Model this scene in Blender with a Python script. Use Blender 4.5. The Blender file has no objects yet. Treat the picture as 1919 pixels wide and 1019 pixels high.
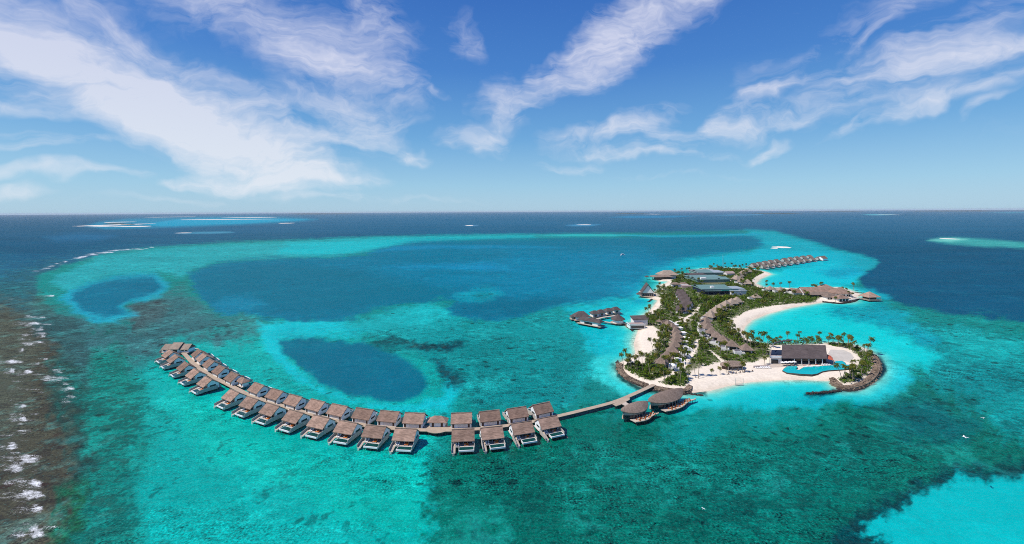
import bpy, bmesh, math, random
import numpy as np
from mathutils import Vector, Matrix
R = math.radians
rnd = random.Random(7)
scn = bpy.context.scene
COL = scn.collection

# ------------------------------------------------------------------ camera
CAM_H, FOC, CX, HY, ROLL = 110.0, 850.0, 959.5, 395.5, 0.0050      # photo is 1919 px wide; horizon row, roll
cam_d = bpy.data.cameras.new('camera')
cam = bpy.data.objects.new('camera', cam_d); COL.objects.link(cam)
cam.location = (0, 0, CAM_H)
cam.rotation_mode = 'XYZ'
cam.rotation_euler = (R(90), 0, 0)
cam.matrix_world = Matrix.Translation((0, 0, CAM_H)) @ Matrix.Rotation(R(90), 4, 'X') @ Matrix.Rotation(-ROLL, 4, 'Z')
cam_d.sensor_fit = 'HORIZONTAL'; cam_d.sensor_width = 36
cam_d.lens = 36 * FOC / 1919
cam_d.shift_y = -(509.5 - HY) / 1919
cam_d.clip_start = 1; cam_d.clip_end = 200000
scn.camera = cam
cr_, sr_ = math.cos(ROLL), math.sin(ROLL)

def P(px, py, z=0.0):
    """point at height z that stands at this place of the photo"""
    u, v = px - CX, py - HY
    u, v = u * cr_ - v * sr_, u * sr_ + v * cr_
    d = FOC * (CAM_H - z) / max(v, 0.05)
    return Vector((u / FOC * d, d, z))

# ------------------------------------------------------------------ world and sun
SUN_EL, SUN_AZ = 55.0, -106.0        # azimuth measured from +Y (away from us), clockwise: the sun is to the left and a little behind
scn.view_settings.view_transform = 'Standard'; scn.view_settings.look = 'None'
scn.view_settings.exposure = 0.0; scn.view_settings.gamma = 1.0; scn.view_settings.use_curve_mapping = False
scn.cycles.filter_width = 1.0; scn.cycles.use_denoising = False; scn.cycles.max_bounces = 6
sd_ = bpy.data.lights.new('sun', 'SUN'); sd_.energy = 4.9; sd_.angle = R(0.5); sd_.color = (1.0, 0.94, 0.86)
sun = bpy.data.objects.new('sun', sd_); COL.objects.link(sun)
to_sun = Vector((math.sin(R(SUN_AZ)) * math.cos(R(SUN_EL)), math.cos(R(SUN_AZ)) * math.cos(R(SUN_EL)), math.sin(R(SUN_EL))))
sun.rotation_euler = to_sun.to_track_quat('Z', 'Y').to_euler()
sun.location = (0, 0, 300)

def lin(c):
    c = [x / 255.0 for x in c]
    return tuple(x / 12.92 if x <= 0.04045 else ((x + 0.055) / 1.055) ** 2.4 for x in c)

class NT:
    """small helper for writing node trees"""
    def __init__(s, nt): s.nt = nt
    def n(s, t, **kw):
        nd = s.nt.nodes.new(t)
        for k, v in kw.items():
            if k.startswith('i_'):
                key = k[2:]
                key = int(key) if key.isdigit() else key.replace('_', ' ')
                s.put(nd.inputs[key], v)
            else: setattr(nd, k, v)
        return nd
    def put(s, sock, v):
        if hasattr(v, 'is_output') or isinstance(v, bpy.types.NodeSocket): s.nt.links.new(v, sock)
        else: sock.default_value = v
    def m(s, op, a, b=None, c=None, clamp=False):
        nd = s.nt.nodes.new('ShaderNodeMath'); nd.operation = op; nd.use_clamp = clamp
        for i, v in enumerate((a, b, c)):
            if v is not None: s.put(nd.inputs[i], v)
        return nd.outputs[0]
    def vm(s, op, a, b=None):
        nd = s.nt.nodes.new('ShaderNodeVectorMath'); nd.operation = op
        s.put(nd.inputs[0], a)
        if b is not None: s.put(nd.inputs[1], b)
        return nd.outputs[1] if op in ('LENGTH', 'DOT_PRODUCT') else nd.outputs[0]
    def mr(s, v, a, b, c=0.0, d=1.0, smooth=True):
        nd = s.nt.nodes.new('ShaderNodeMapRange'); nd.interpolation_type = 'SMOOTHSTEP' if smooth else 'LINEAR'
        for i, x in enumerate((v, a, b, c, d)): s.put(nd.inputs[i], x)
        return nd.outputs[0]
    def mix(s, f, a, b, blend='MIX'):
        nd = s.nt.nodes.new('ShaderNodeMix'); nd.data_type = 'RGBA'; nd.blend_type = blend
        s.put(nd.inputs[0], f)
        for i, x in ((6, a), (7, b)):
            if isinstance(x, (tuple, list)) and len(x) == 3: x = (*x, 1)
            s.put(nd.inputs[i], x)
        return nd.outputs[2]
    def noise(s, vec, scale, detail=3, rough=0.55, dist=0.0):
        nd = s.nt.nodes.new('ShaderNodeTexNoise')
        nd.inputs['Scale'].default_value = scale; nd.inputs['Detail'].default_value = detail
        nd.inputs['Roughness'].default_value = rough; nd.inputs['Distortion'].default_value = dist
        if vec is not None: s.put(nd.inputs['Vector'], vec)
        return nd.outputs['Fac']
    def mapping(s, vec, loc=(0, 0, 0), rot=(0, 0, 0), sc=(1, 1, 1)):
        nd = s.nt.nodes.new('ShaderNodeMapping')
        s.put(nd.inputs[0], vec); nd.inputs[1].default_value = loc; nd.inputs[2].default_value = rot; nd.inputs[3].default_value = sc
        return nd.outputs[0]

wd = bpy.data.worlds.new('World'); scn.world = wd; wd.use_nodes = True
wd.node_tree.nodes.clear()
W = NT(wd.node_tree)
sky = W.n('ShaderNodeTexSky', sky_type='NISHITA', sun_disc=False, sun_elevation=R(SUN_EL), sun_rotation=R(SUN_AZ), altitude=100.0, air_density=1.0, dust_density=0.6, ozone_density=2.5)
tc = W.n('ShaderNodeTexCoord')
sep = W.n('ShaderNodeSeparateXYZ'); W.nt.links.new(tc.outputs['Generated'], sep.inputs[0])
az = W.m('ARCTAN2', sep.outputs[0], sep.outputs[1])
el = W.m('ARCSINE', sep.outputs[2])
ae = W.n('ShaderNodeCombineXYZ', i_0=az, i_1=el, i_2=0.0).outputs[0]
def azel(px, py):
    u, v = px - CX, HY - py
    return math.atan2(u, FOC), math.atan2(v, math.hypot(FOC, u))
# cloud banks: place in the sky (given by where they show), half length, half width, tilt in degrees (+ falls to the right), strength
BANKS = [
 (40, 70, 230, 50, 8, .80), (120, 120, 240, 60, 22, .92), (270, 175, 230, 70, 30, .98), (420, 240, 210, 64, 28, .98), (540, 290, 150, 46, 14, .92), (330, 230, 150, 60, 34, .6), (360, 120, 260, 30, 28, .42),
 (430, 35, 260, 50, 16, .36), (560, 60, 230, 56, 24, .50), (650, 130, 150, 80, 38, .52), (700, 30, 90, 60, 36, .55), (640, 215, 130, 36, 20, .58), (590, 330, 120, 12, 2, .5), (620, 255, 110, 16, 8, .5), (240, 60, 200, 20, 20, .45),
 (1130, 100, 110, 52, -30, .85), (1230, 22, 150, 42, -12, .78), (1050, 140, 80, 36, -40, .58), (1150, 55, 100, 40, -30, .6), (940, 200, 58, 50, -42, .66), (890, 265, 56, 22, 6, .85), (985, 195, 40, 30, -30, .4),
 (866, 72, 46, 34, 42, .58), (795, 172, 60, 9, 10, .46), (790, 292, 44, 11, 6, .62), (730, 240, 60, 12, -10, .3),
 (1190, 232, 90, 20, -14, .62), (1105, 252, 90, 16, -6, .5), (1240, 262, 60, 16, 10, .5), (1390, 205, 80, 20, -22, .62), (1370, 240, 90, 22, -10, .7), (1150, 284, 120, 15, 4, .55), (1270, 291, 80, 10, 6, .5), (1060, 310, 70, 12, 0, .4), (1430, 280, 42, 12, -22, .68), (1440, 265, 20, 8, -40, .5),
 (1470, 168, 90, 10, -4, .42), (1600, 165, 200, 34, -22, .44), (1640, 75, 60, 14, -40, .5), (1830, 110, 120, 30, -2, .74), (1740, 140, 130, 24, -10, .6), (1780, 185, 180, 22, -8, .52), (1690, 225, 120, 10, -14, .46), (1600, 205, 130, 12, -8, .4), (1840, 40, 180, 34, -20, .38), (1500, 110, 160, 24, -28, .26), (1700, 20, 160, 26, -24, .34), (1860, 205, 50, 9, -20, .4),
 (40, 312, 120, 15, 0, .75), (10, 345, 70, 12, 0, .7), (175, 322, 56, 11, -2, .64), (312, 337, 36, 8, 0, .6), (405, 331, 62, 15, -4, .82), (505, 338, 90, 19, -6, .95), (560, 322, 60, 12, -12, .6),
 (50, 190, 90, 18, 6, .62), (110, 268, 120, 10, -4, .42), (60, 250, 70, 9, 4, .34), (1610, 238, 30, 8, -25, .5), (700, 370, 200, 7, 0, .25), (330, 368, 140, 7, 0, .25), (1230, 330, 160, 8, 0, .2),
]
# soft wandering of the banks so that no outline is regular
wn = W.n('ShaderNodeTexNoise', i_Vector=ae, i_Scale=5.0, i_Detail=4.0, i_Roughness=0.6)
warp = W.vm('MULTIPLY', W.vm('SUBTRACT', wn.outputs['Color'], (.5, .5, .5)), (.24, .12, 0))
aew = W.vm('ADD', ae, warp)
cover = None
for px, py, a_, b_, t_, s_ in BANKS:
    a0, e0 = azel(px, py)
    k = FOC * 1.0 * (1 + ((px - CX) / FOC) ** 2) ** .5      # pixels per radian there
    mp = W.n('ShaderNodeMapping', vector_type='TEXTURE')
    W.nt.links.new(aew, mp.inputs[0])
    mp.inputs[1].default_value = (a0, e0, 0); mp.inputs[2].default_value = (0, 0, -R(t_)); mp.inputs[3].default_value = (a_ / k, b_ / k, 1)
    ln = W.vm('LENGTH', mp.outputs[0])
    g = W.mr(ln, 1.5, 0.0, 0.0, s_)
    cover = g if cover is None else W.m('SUBTRACT', W.m('ADD', cover, g), W.m('MULTIPLY', W.m('MULTIPLY', cover, g), .75))
def streak(rot, sx, sy, sc, det, dist):
    return W.noise(W.mapping(aew, rot=(0, 0, R(rot)), sc=(sx, sy, 1)), sc, det, .62, dist)
sL = streak(28, 1.0, 3.2, 5.5, 7, .6)
sR = streak(-24, 1.0, 3.4, 6.0, 7, .8)
sF = W.noise(W.mapping(aew, sc=(1, 1.7, 1)), 30.0, 5, .6, .5)
side = W.mr(az, -.18, .05)
st = W.m('ADD', W.m('MULTIPLY', sL, W.m('SUBTRACT', 1.0, side)), W.m('MULTIPLY', sR, side))
tx = W.m('ADD', W.m('MULTIPLY', W.m('SUBTRACT', st, .5), 2.1), W.m('MULTIPLY', W.m('SUBTRACT', sF, .5), .62))
den = W.mr(W.m('ADD', cover, W.m('MULTIPLY', tx, W.mr(cover, 0.0, .45, .2, 1.0))), .06, 1.16, smooth=False)
den = W.m('MULTIPLY', W.m('POWER', den, 1.1), .93)
# pale air towards the horizon is painted by a ramp over the Nishita sky
rampn = W.n('ShaderNodeValToRGB', i_Fac=W.m('DIVIDE', el, R(90), clamp=True))
cr = rampn.color_ramp
for k, (p_, c_) in enumerate(((0.0, (172,211,236)), (.035, (152,204,236)), (.10, (104,170,225)), (.19, (62,130,210)), (.30, (40,104,194)), (1.0, (26,72,156)))):
    e = cr.elements[k] if k < 2 else cr.elements.new(p_)
    e.position = p_; e.color = (*lin(c_), 1)
grad = W.vm('SCALE', rampn.outputs[0]); grad.node.inputs['Scale'].default_value = 10.0
skyc = W.mix(.8, sky.outputs[0], grad)
cl = W.mix(W.mr(el, .02, .36), (7.6, 8.2, 9.0), (6.4, 6.75, 8.5))
col = W.mix(den, skyc, cl)
bg = W.n('ShaderNodeBackground', i_Color=col, i_Strength=0.10)
wo = W.n('ShaderNodeOutputWorld'); W.nt.links.new(bg.outputs[0], wo.inputs[0])

# ------------------------------------------------------------------ helpers
def tag(o, label=None, cat=None, group=None, kind=None):
    if label: o['label'] = label
    if cat: o['category'] = cat
    if group: o['group'] = group
    if kind: o['kind'] = kind
    return o
def thing(name, label, cat, loc=(0, 0, 0), rz=0.0, group=None):
    o = bpy.data.objects.new(name, None); COL.objects.link(o); o.empty_display_size = .5
    o.location = loc; o.rotation_euler = (0, 0, rz)
    return tag(o, label, cat, group)
class MB:
    def __init__(s): s.v = []; s.f = []
    def add(s, vs, fs):
        n = len(s.v); s.v += [tuple(v) for v in vs]; s.f += [tuple(i + n for i in f) for f in fs]; return s
    def box(s, x0, x1, y0, y1, z0, z1, rz=0.0, at=(0, 0)):
        c, q = math.cos(rz), math.sin(rz)
        vs = [(x, y, z) for z in (z0, z1) for x, y in ((x0, y0), (x1, y0), (x1, y1), (x0, y1))]
        vs = [(at[0] + x * c - y * q, at[1] + x * q + y * c, z) for x, y, z in vs]
        return s.add(vs, [(3, 2, 1, 0), (4, 5, 6, 7), (0, 1, 5, 4), (1, 2, 6, 5), (2, 3, 7, 6), (3, 0, 4, 7)])
    def prism(s, pts, z0, z1):
        """outline pts (x, y), counter-clockwise, raised from z0 to z1"""
        n = len(pts)
        vs = [(x, y, z0) for x, y in pts] + [(x, y, z1) for x, y in pts]
        return s.add(vs, [tuple(range(n))[::-1], tuple(range(n, 2 * n))] + [(i, (i + 1) % n, n + (i + 1) % n, n + i) for i in range(n)])
    def prism_x(s, yz, x0, x1):
        """outline in y, z pulled along x"""
        n = len(yz)
        vs = [(x0, y, z) for y, z in yz] + [(x1, y, z) for y, z in yz]
        return s.add(vs, [tuple(range(n))[::-1], tuple(range(n, 2 * n))] + [(i, (i + 1) % n, n + (i + 1) % n, n + i) for i in range(n)])
    def cyl(s, x, y, z0, z1, r0, r1=None, n=8):
        r1 = r0 if r1 is None else r1
        vs = [(x + r * math.cos(2 * math.pi * i / n), y + r * math.sin(2 * math.pi * i / n), z) for z, r in ((z0, r0), (z1, r1)) for i in range(n)]
        return s.add(vs, [tuple(range(n))[::-1], tuple(range(n, 2 * n))] + [(i, (i + 1) % n, n + (i + 1) % n, n + i) for i in range(n)])
    def bar(s, a, b, r, n=5, r1=None):
        a, b = Vector(a), Vector(b); r1 = r if r1 is None else r1
        q = (b - a).to_track_quat('Z', 'Y')
        vs = []
        for p, rr in ((a, r), (b, r1)):
            for i in range(n):
                vs.append(p + q @ Vector((rr * math.cos(2 * math.pi * i / n), rr * math.sin(2 * math.pi * i / n), 0)))
        return s.add(vs, [tuple(range(n))[::-1], tuple(range(n, 2 * n))] + [(i, (i + 1) % n, n + (i + 1) % n, n + i) for i in range(n)])
    def hip(s, cx, cy, a, b, z0, z1, ridge=0.0, th=.25, n=1):
        """hipped roof, half sizes a, b, ridge half length along x"""
        vs = [(cx - a, cy - b, z0), (cx + a, cy - b, z0), (cx + a, cy + b, z0), (cx - a, cy + b, z0),
              (cx - a, cy - b, z0 - th), (cx + a, cy - b, z0 - th), (cx + a, cy + b, z0 - th), (cx - a, cy + b, z0 - th),
              (cx - ridge - .01, cy, z1), (cx + ridge + .01, cy, z1)]
        return s.add(vs, [(0, 1, 9, 8), (1, 2, 9), (2, 3, 8, 9), (3, 0, 8), (0, 4, 5, 1), (1, 5, 6, 2), (2, 6, 7, 3), (3, 7, 4, 0), (7, 6, 5, 4)])
    def gable(s, x0, x1, ye0, ye1, ze, yr, zr, th=.3):
        """gable roof shell with ridge along x"""
        t = th
        o = [(ye0, ze), (yr, zr), (ye1, ze), (ye1, ze - t), (yr, zr - t * 1.25), (ye0, ze - t)]
        n = 6
        vs = [(x0, y, z) for y, z in o] + [(x1, y, z) for y, z in o]
        fs = [(i, (i + 1) % n, n + (i + 1) % n, n + i) for i in range(n)]
        fs = [f[::-1] for f in fs]
        fs += [(0, 1, 4, 5), (1, 2, 3, 4), (11, 10, 7, 6), (10, 9, 8, 7)]
        return s.add(vs, fs)
    def mesh(s, name, mat, smooth=False):
        me = bpy.data.meshes.new(name); me.from_pydata(s.v, [], s.f)
        bm = bmesh.new(); bm.from_mesh(me); bmesh.ops.recalc_face_normals(bm, faces=bm.faces); bm.to_mesh(me); bm.free()
        if mat: me.materials.append(mat)
        if smooth:
            me.polygons.foreach_set('use_smooth', [True] * len(me.polygons))
        return me
    def build(s, name, mat, parent=None, smooth=False, loc=None, rz=0.0):
        o = bpy.data.objects.new(name, s.mesh(name, mat, smooth)); COL.objects.link(o)
        if parent: o.parent = parent
        if loc is not None: o.location = loc; o.rotation_euler = (0, 0, rz)
        return o
def copy_tree(o, parent=None):
    c = o.copy(); COL.objects.link(c); c.parent = parent
    for ch in list(KIDS.get(o.name, [])): copy_tree(ch, c)
    return c
KIDS = {}
def index_kids(o):
    ks = [c for c in bpy.data.objects if c.parent == o]
    KIDS[o.name] = ks
    for k in ks: index_kids(k)

# ------------------------------------------------------------------ materials
def mat(name, colr, rough=.8, var=.25, scale=.6, bump=0.0, spec=.3, streak=None, rand=0.0, metal=0.0, tint=None):
    m = bpy.data.materials.new(name); m.use_nodes = True; m.node_tree.nodes.clear()
    N = NT(m.node_tree)
    tc = N.n('ShaderNodeTexCoord').outputs['Object']
    v = N.mapping(tc, sc=streak) if streak else tc
    n1 = N.noise(v, scale, 5, .6)
    n2 = N.noise(tc, scale * .23, 3, .5)
    f = N.m('ADD', N.m('MULTIPLY', n1, .6), N.m('MULTIPLY', n2, .4))
    dark = tuple(c * (1 - var) for c in colr); lite = tuple(min(1, c * (1 + var)) for c in (tint or colr))
    c = N.mix(N.mr(f, .3, .7), dark, lite)
    if rand:
        oi = N.n('ShaderNodeObjectInfo')
        k = N.mr(oi.outputs['Random'], 0, 1, 1 - rand, 1 + rand, False)
        c = N.mix(1.0, c, N.n('ShaderNodeCombineXYZ', i_0=k, i_1=k, i_2=k).outputs[0], 'MULTIPLY')
    b = N.n('ShaderNodeBsdfPrincipled', i_Base_Color=c, i_Roughness=rough, i_Metallic=metal)
    b.inputs['Specular IOR Level'].default_value = spec
    if bump:
        bp = N.n('ShaderNodeBump', i_Strength=bump, i_Distance=.2, i_Height=n1)
        N.nt.links.new(bp.outputs[0], b.inputs['Normal'])
    o = N.n('ShaderNodeOutputMaterial'); N.nt.links.new(b.outputs[0], o.inputs[0])
    return m
M = {}

# ------------------------------------------------------------------ outlines of the place (traced, then laid on the sea plane)
LAND = [(1160,680),(1158,690),(1163,702),(1175,712),(1195,722),(1215,729),(1250,735),(1280,739),(1293,735),(1300,736),(1330,733),(1360,725),(1400,717),(1450,713),(1500,712),(1558,714),
 (1563,722),(1575,731),(1600,730),(1625,720),(1642,706),(1648,692),(1645,678),(1637,664),(1622,653),(1600,646),(1570,642),(1540,643),(1500,645),(1460,645),(1430,644),(1410,639),(1397,630),(1393,622),(1397,612),
 (1410,600),(1440,588),(1480,577),(1520,570),(1545,566),(1565,568),(1580,568),(1600,565),(1606,557),(1614,553),(1608,549),(1600,546),(1585,541),(1570,538),(1540,539),(1510,541),(1480,540),(1455,539),(1430,538),(1417,531),(1424,523),(1438,517),(1446,513.5),
 (1438,510),(1422,506),(1400,503),(1380,502),(1340,501.5),(1313,503),(1310,507),(1300,511),(1270,514),(1243,517),(1228,522),(1236,527),(1252,527),(1247,531),(1238,533),(1235,540),(1226,547),(1214,553),(1210,558),(1222,560),(1232,563),
 (1227,570),(1219,580),(1211,588),(1197,597),(1180,608),(1178,613),(1186,617),(1196,617),(1191,630),(1187,645),(1190,660),(1186,668),(1175,673),(1165,677)]
# painted grounds of the sea: (outline, colour, edge softness px, wander px, coral 0..1, mottle 0..1)
C = dict(deep=(2,86,116), mid=(0,92,124), lag=(0,116,136), lag2=(0,122,148), turq=(0,180,168), brt=(0,205,192), teal=(8,142,132), grn=(0,118,98), dk=(0,84,84), isl=(0,216,212), brown=(84,82,60), grey=(62,122,122), slope=(30,104,130))
ZONES = [
 # outer slope of the reef, left
 ([(-300,1300),(-300,510),(0,480),(60,492),(150,475),(290,456),(400,450),(560,446),(560,1300)], C['slope'], 22, 10, .35, .8),
 ([(-300,1300),(-300,570),(0,520),(60,510),(110,500),(60,640),(0,900),(-20,1300)], (44,112,118), 25, 14, .55, .9),
 # the reef top as a whole
 ([(-40,1400),(20,760),(60,640),(70,520),(110,498),(200,474),(290,463),(430,453),(560,449),(700,444),(850,441),(1000,439),(1150,437),(1300,434),(1400,431),(1452,434),(1500,447),(1560,466),(1610,478),(1645,488),(1640,500),(1616,512),(1612,528),(1628,546),(1660,562),(1690,570),(1720,576),(1800,591),(1919,602),(2200,630),(2200,1400)], C['teal'], 4, 5, .25, .7),
 ([(1400,431),(1452,434),(1500,447),(1560,466),(1610,478),(1645,488),(1640,500),(1616,512),(1600,530),(1560,520),(1500,500),(1420,480)], (10,172,182), 6, 6, .1, .5),
 # pale far band of the reef
 ([(190,478),(290,466),(430,457),(560,452),(700,446),(850,443),(1000,441),(1150,440),(1150,443),(1000,445),(850,449),(740,460),(640,479),(500,486),(400,492),(360,505),(340,520),(300,510),(200,515),(120,545),(90,530),(140,500)], (36,172,172), 7, 8, .2, .8),
 ([(540,456),(640,450),(740,446),(850,443),(1000,441),(1000,446),(850,450),(760,459),(700,470),(600,478),(520,474)], (14,190,192), 7, 6, 0, .4),
 # mottled grey reef between the blue holes
 ([(60,620),(110,590),(240,610),(300,570),(330,540),(350,545),(400,590),(480,605),(520,620),(480,660),(400,650),(320,640),(240,690),(160,690),(90,680)], C['grey'], 22, 16, .5, 1),
 ([(230,590),(260,560),(300,556),(320,570),(300,600),(250,620)], (74,106,104), 12, 10, .6, 1),
 # bright sand around the villas
 ([(230,760),(270,690),(330,640),(400,630),(470,628),(500,612),(560,600),(640,602),(720,640),(830,700),(850,760),(815,840),(806,930),(808,1019),(815,1300),(330,1300),(260,1000),(240,860)], C['turq'], 28, 22, .32, .8),
 ([(330,740),(420,760),(520,800),(640,850),(790,850),(800,1010),(700,1000),(560,930),(440,880),(330,820)], (0,192,172), 34, 18, .22, .75),
 ([(480,606),(560,600),(640,600),(740,610),(680,625),(600,625),(530,635),(540,670),(590,715),(680,756),(760,762),(830,752),(840,700),(870,720),(840,775),(740,772),(640,748),(560,710),(505,660)], (8,200,204), 10, 8, 0, .4),
 # middle reef flat, behind the villas
 ([(640,605),(740,580),(800,566),(845,570),(880,605),(960,598),(1040,580),(1090,575),(1120,600),(1140,640),(1120,700),(1060,760),(900,760),(850,720),(780,660),(700,630)], (12,158,155), 14, 12, .3, .9),
 ([(700,640),(780,650),(880,640),(1000,640),(1100,640),(1090,700),(1040,760),(900,755),(850,720),(800,675)], (6,142,138), 20, 14, .35, .9),
 ([(640,610),(740,585),(800,568),(838,580),(840,600),(790,610),(700,618)], (20,182,180), 12, 8, .1, .6),
 # right flat, dark turquoise grass
 ([(806,1300),(806,930),(812,845),(880,850),(1000,800),(1100,770),(1180,790),(1290,760),(1400,770),(1500,760),(1640,735),(1680,690),(1760,660),(1720,600),(1919,620),(2200,660),(2200,1300)], C['grn'], 24, 22, .5, 1),
 ([(806,1300),(806,930),(812,850),(870,852),(930,900),(1010,1000),(1050,1300)], (0,118,98), 24, 22, .4, 1),
 ([(1290,860),(1400,820),(1560,800),(1700,760),(1760,800),(1640,900),(1500,980),(1350,1000)], (0,130,112), 40, 20, .62, 1),
 ([(1080,800),(1200,840),(1300,820),(1420,800),(1300,930),(1150,920)], (0,124,106), 40, 20, .4, 1),
 ([(1270,770),(1330,765),(1430,770),(1560,765),(1500,800),(1380,800),(1290,850),(1240,820)], (0,150,140), 24, 12, .3, .9),
 ([(1640,620),(1720,600),(1800,612),(1919,630),(2100,650),(2100,800),(1919,800),(1760,720),(1700,660)], (4,150,148), 24, 14, .5, 1),
 ([(1770,620),(1850,625),(1930,640),(1930,690),(1850,680),(1780,650)], (12,174,168), 20, 12, .3, 1),
 ([(1820,760),(1900,750),(1990,760),(1990,840),(1880,820)], (6,160,155), 24, 12, .4, 1),
 ([(1640,760),(1740,740),(1830,790),(1800,830),(1690,820)], (0,108,106), 26, 12, .5, 1),
 # blue lagoons
 ([(352,512),(380,500),(430,489),(520,483),(640,482),(690,474),(720,463),(780,452),(900,449),(1000,447),(1150,445),(1300,441),(1390,438),(1425,446),(1432,458),(1400,470),(1330,480),(1270,492),(1230,505),(1205,515),(1190,530),(1196,545),(1180,560),(1130,570),(1080,571),(1020,581),(950,596),(890,601),(850,592),(836,578),(850,565),(835,560),(770,565),(700,580),(640,597),(570,601),(470,594),(400,582),(378,556),(366,533)], C['lag2'], 7, 8, 0, .35),
 ([(362,516),(400,502),(470,494),(560,492),(640,500),(700,515),(780,530),(860,545),(800,562),(700,577),(640,592),(560,596),(470,580),(400,570),(380,545)], (0,116,138), 12, 8, 0, .2),
 ([(846,580),(858,568),(930,556),(1000,560),(1070,562),(1080,567),(1020,578),(950,592),(890,597),(856,590)], (0,112,136), 6, 6, 0, .2),
 ([(730,462),(790,453),(900,451),(1060,450),(1060,458),(900,462),(760,470)], (0,120,144), 5, 4, 0, .2),
 ([(1000,452),(1150,448),(1300,444),(1390,441),(1420,450),(1420,460),(1330,474),(1200,482),(1080,480),(1000,470)], (0,118,142), 8, 6, 0, .2),
 ([(740,462),(800,459),(900,460),(1010,461),(1060,464),(950,465),(840,465),(720,470),(690,476)], (8,138,172), 3, 3, 0, .3),
 ([(820,496),(900,492),(1000,498),(1010,506),(960,510),(880,506),(760,505),(720,498)], (10,142,178), 6, 5, .05, .4),
 ([(400,570),(420,560),(460,556),(490,562),(500,572),(450,584),(415,585)], (12,132,158), 9, 6, 0, .4),
 ([(850,556),(870,545),(900,536),(935,540),(945,550),(910,562),(860,567)], (0,156,172), 7, 6, .1, .5),
 ([(885,556),(900,548),(922,550),(925,556),(900,561)], (2,140,150), 6, 4, .4, .5),
 ([(1010,525),(1080,515),(1180,508),(1215,514),(1200,530),(1200,548),(1140,548),(1080,535)], (2,166,190), 10, 8, 0, .4),
 ([(1060,480),(1130,478),(1200,486),(1260,492),(1225,506),(1150,500),(1090,496)], (0,136,166), 8, 5, 0, .3),
 ([(1210,500),(1280,488),(1340,478),(1430,470),(1450,476),(1400,492),(1320,497),(1250,508),(1220,516)], (0,186,200), 7, 6, 0, .3),
 ([(1300,490),(1400,478),(1440,466),(1460,470),(1560,472),(1600,490),(1560,496),(1480,500),(1420,504),(1300,501)], (0,184,196), 7, 6, 0, .3),
 ([(1060,578),(1110,568),(1180,560),(1215,555),(1222,572),(1200,595),(1180,610),(1175,640),(1180,660),(1150,690),(1100,650),(1080,610)], (0,190,196), 12, 8, 0, .4),
 ([(1180,540),(1200,536),(1225,552),(1216,576),(1196,566)], (0,172,190), 8, 5, 0, .3),
 ([(528,640),(548,629),(600,629),(680,642),(740,662),(790,692),(808,716),(798,736),(768,747),(720,750),(680,748),(620,724),(570,690),(538,660)], C['lag'], 7, 7, 0, .25),
 ([(580,650),(660,650),(740,680),(780,715),(760,738),(700,742),(640,722),(590,685)], (0,112,134), 12, 8, 0, .2),
 ([(116,560),(134,542),(178,525),(230,514),(292,513),(313,532),(305,552),(272,562),(240,567),(232,580),(256,590),(218,604),(180,602),(138,582)], (22,166,184), 8, 6, .1, .5),
 ([(136,556),(150,541),(190,529),(240,520),(288,520),(304,540),(285,551),(258,558),(232,566),(222,577),(240,586),(215,592),(180,591),(150,577)], (0,116,140), 6, 5, .05, .3),
 ([(960,470),(1200,470),(1260,495),(1200,512),(1000,520),(930,500)], (0,130,160), 18, 12, 0, .4),
 ([(720,506),(860,508),(960,514),(1060,502),(1200,508),(1200,530),(1130,556),(1060,552),(960,546),(900,534),(800,528)], (0,130,158), 16, 12, 0, .35),
 # dark coral streaks
 ([(745,640),(800,637),(865,640),(868,652),(840,662),(825,650),(780,652)], (4,84,92), 8, 9, .9, .9),
 ([(690,640),(745,632),(760,645),(700,655)], (6,110,112), 10, 9, .7, .9),
 ([(812,676),(850,690),(870,720),(850,735),(820,705)], (4,112,118), 10, 8, .8, 1),
 # around the island
 ([(1115,690),(1140,668),(1165,672),(1160,690),(1175,712),(1215,735),(1200,752),(1160,735),(1130,718)], (60,222,214), 12, 8, 0, .4),
 ([(1190,745),(1225,732),(1290,738),(1310,745),(1330,760),(1270,770),(1210,762)], (0,205,205), 10, 7, 0, .3),
 ([(1290,738),(1340,726),(1420,716),(1560,713),(1575,733),(1520,745),(1560,755),(1440,768),(1340,765),(1300,755)], (0,196,198), 10, 7, 0, .3),
 ([(1560,735),(1640,722),(1680,700),(1700,730),(1640,752),(1560,758),(1500,750)], (0,170,178), 10, 8, .1, .5),
 ([(1384,640),(1380,615),(1420,590),(1500,570),(1560,566),(1600,572),(1650,600),(1720,645),(1770,668),(1740,688),(1690,690),(1660,672),(1640,655),(1560,640),(1450,650)], C['isl'], 14, 8, 0, .25),
 ([(1545,578),(1600,572),(1640,570),(1700,590),(1760,640),(1740,650),(1660,615),(1580,602)], (0,168,178), 14, 10, .2, .7),
 ([(1640,670),(1660,668),(1690,690),(1720,710),(1680,740),(1640,735),(1660,700)], (0,188,200), 12, 8, .05, .5),
 ([(1415,535),(1425,515),(1450,508),(1480,500),(1560,492),(1600,500),(1612,515),(1600,535),(1570,540),(1500,543),(1440,540)], (0,206,214), 8, 6, 0, .25),
 ([(1530,508),(1560,500),(1600,498),(1620,510),(1600,520),(1560,520)], (0,172,192), 8, 6, .05, .5),
 ([(1600,540),(1640,545),(1670,562),(1640,568),(1605,566)], (0,170,184), 8, 6, 0, .5),
 # sandy pool at the lower right and its dark rim
 ([(1560,1010),(1600,975),(1660,935),(1730,900),(1800,876),(1870,868),(2000,865),(2000,1100),(1600,1100)], C['dk'], 16, 12, .7, .9),
 ([(1612,992),(1640,972),(1690,945),(1740,918),(1800,897),(1870,891),(2000,888),(2000,1100),(1690,1100),(1650,1010)], (0,196,194), 12, 14, .0, .2),
 # brown reef crest under the surf
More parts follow.
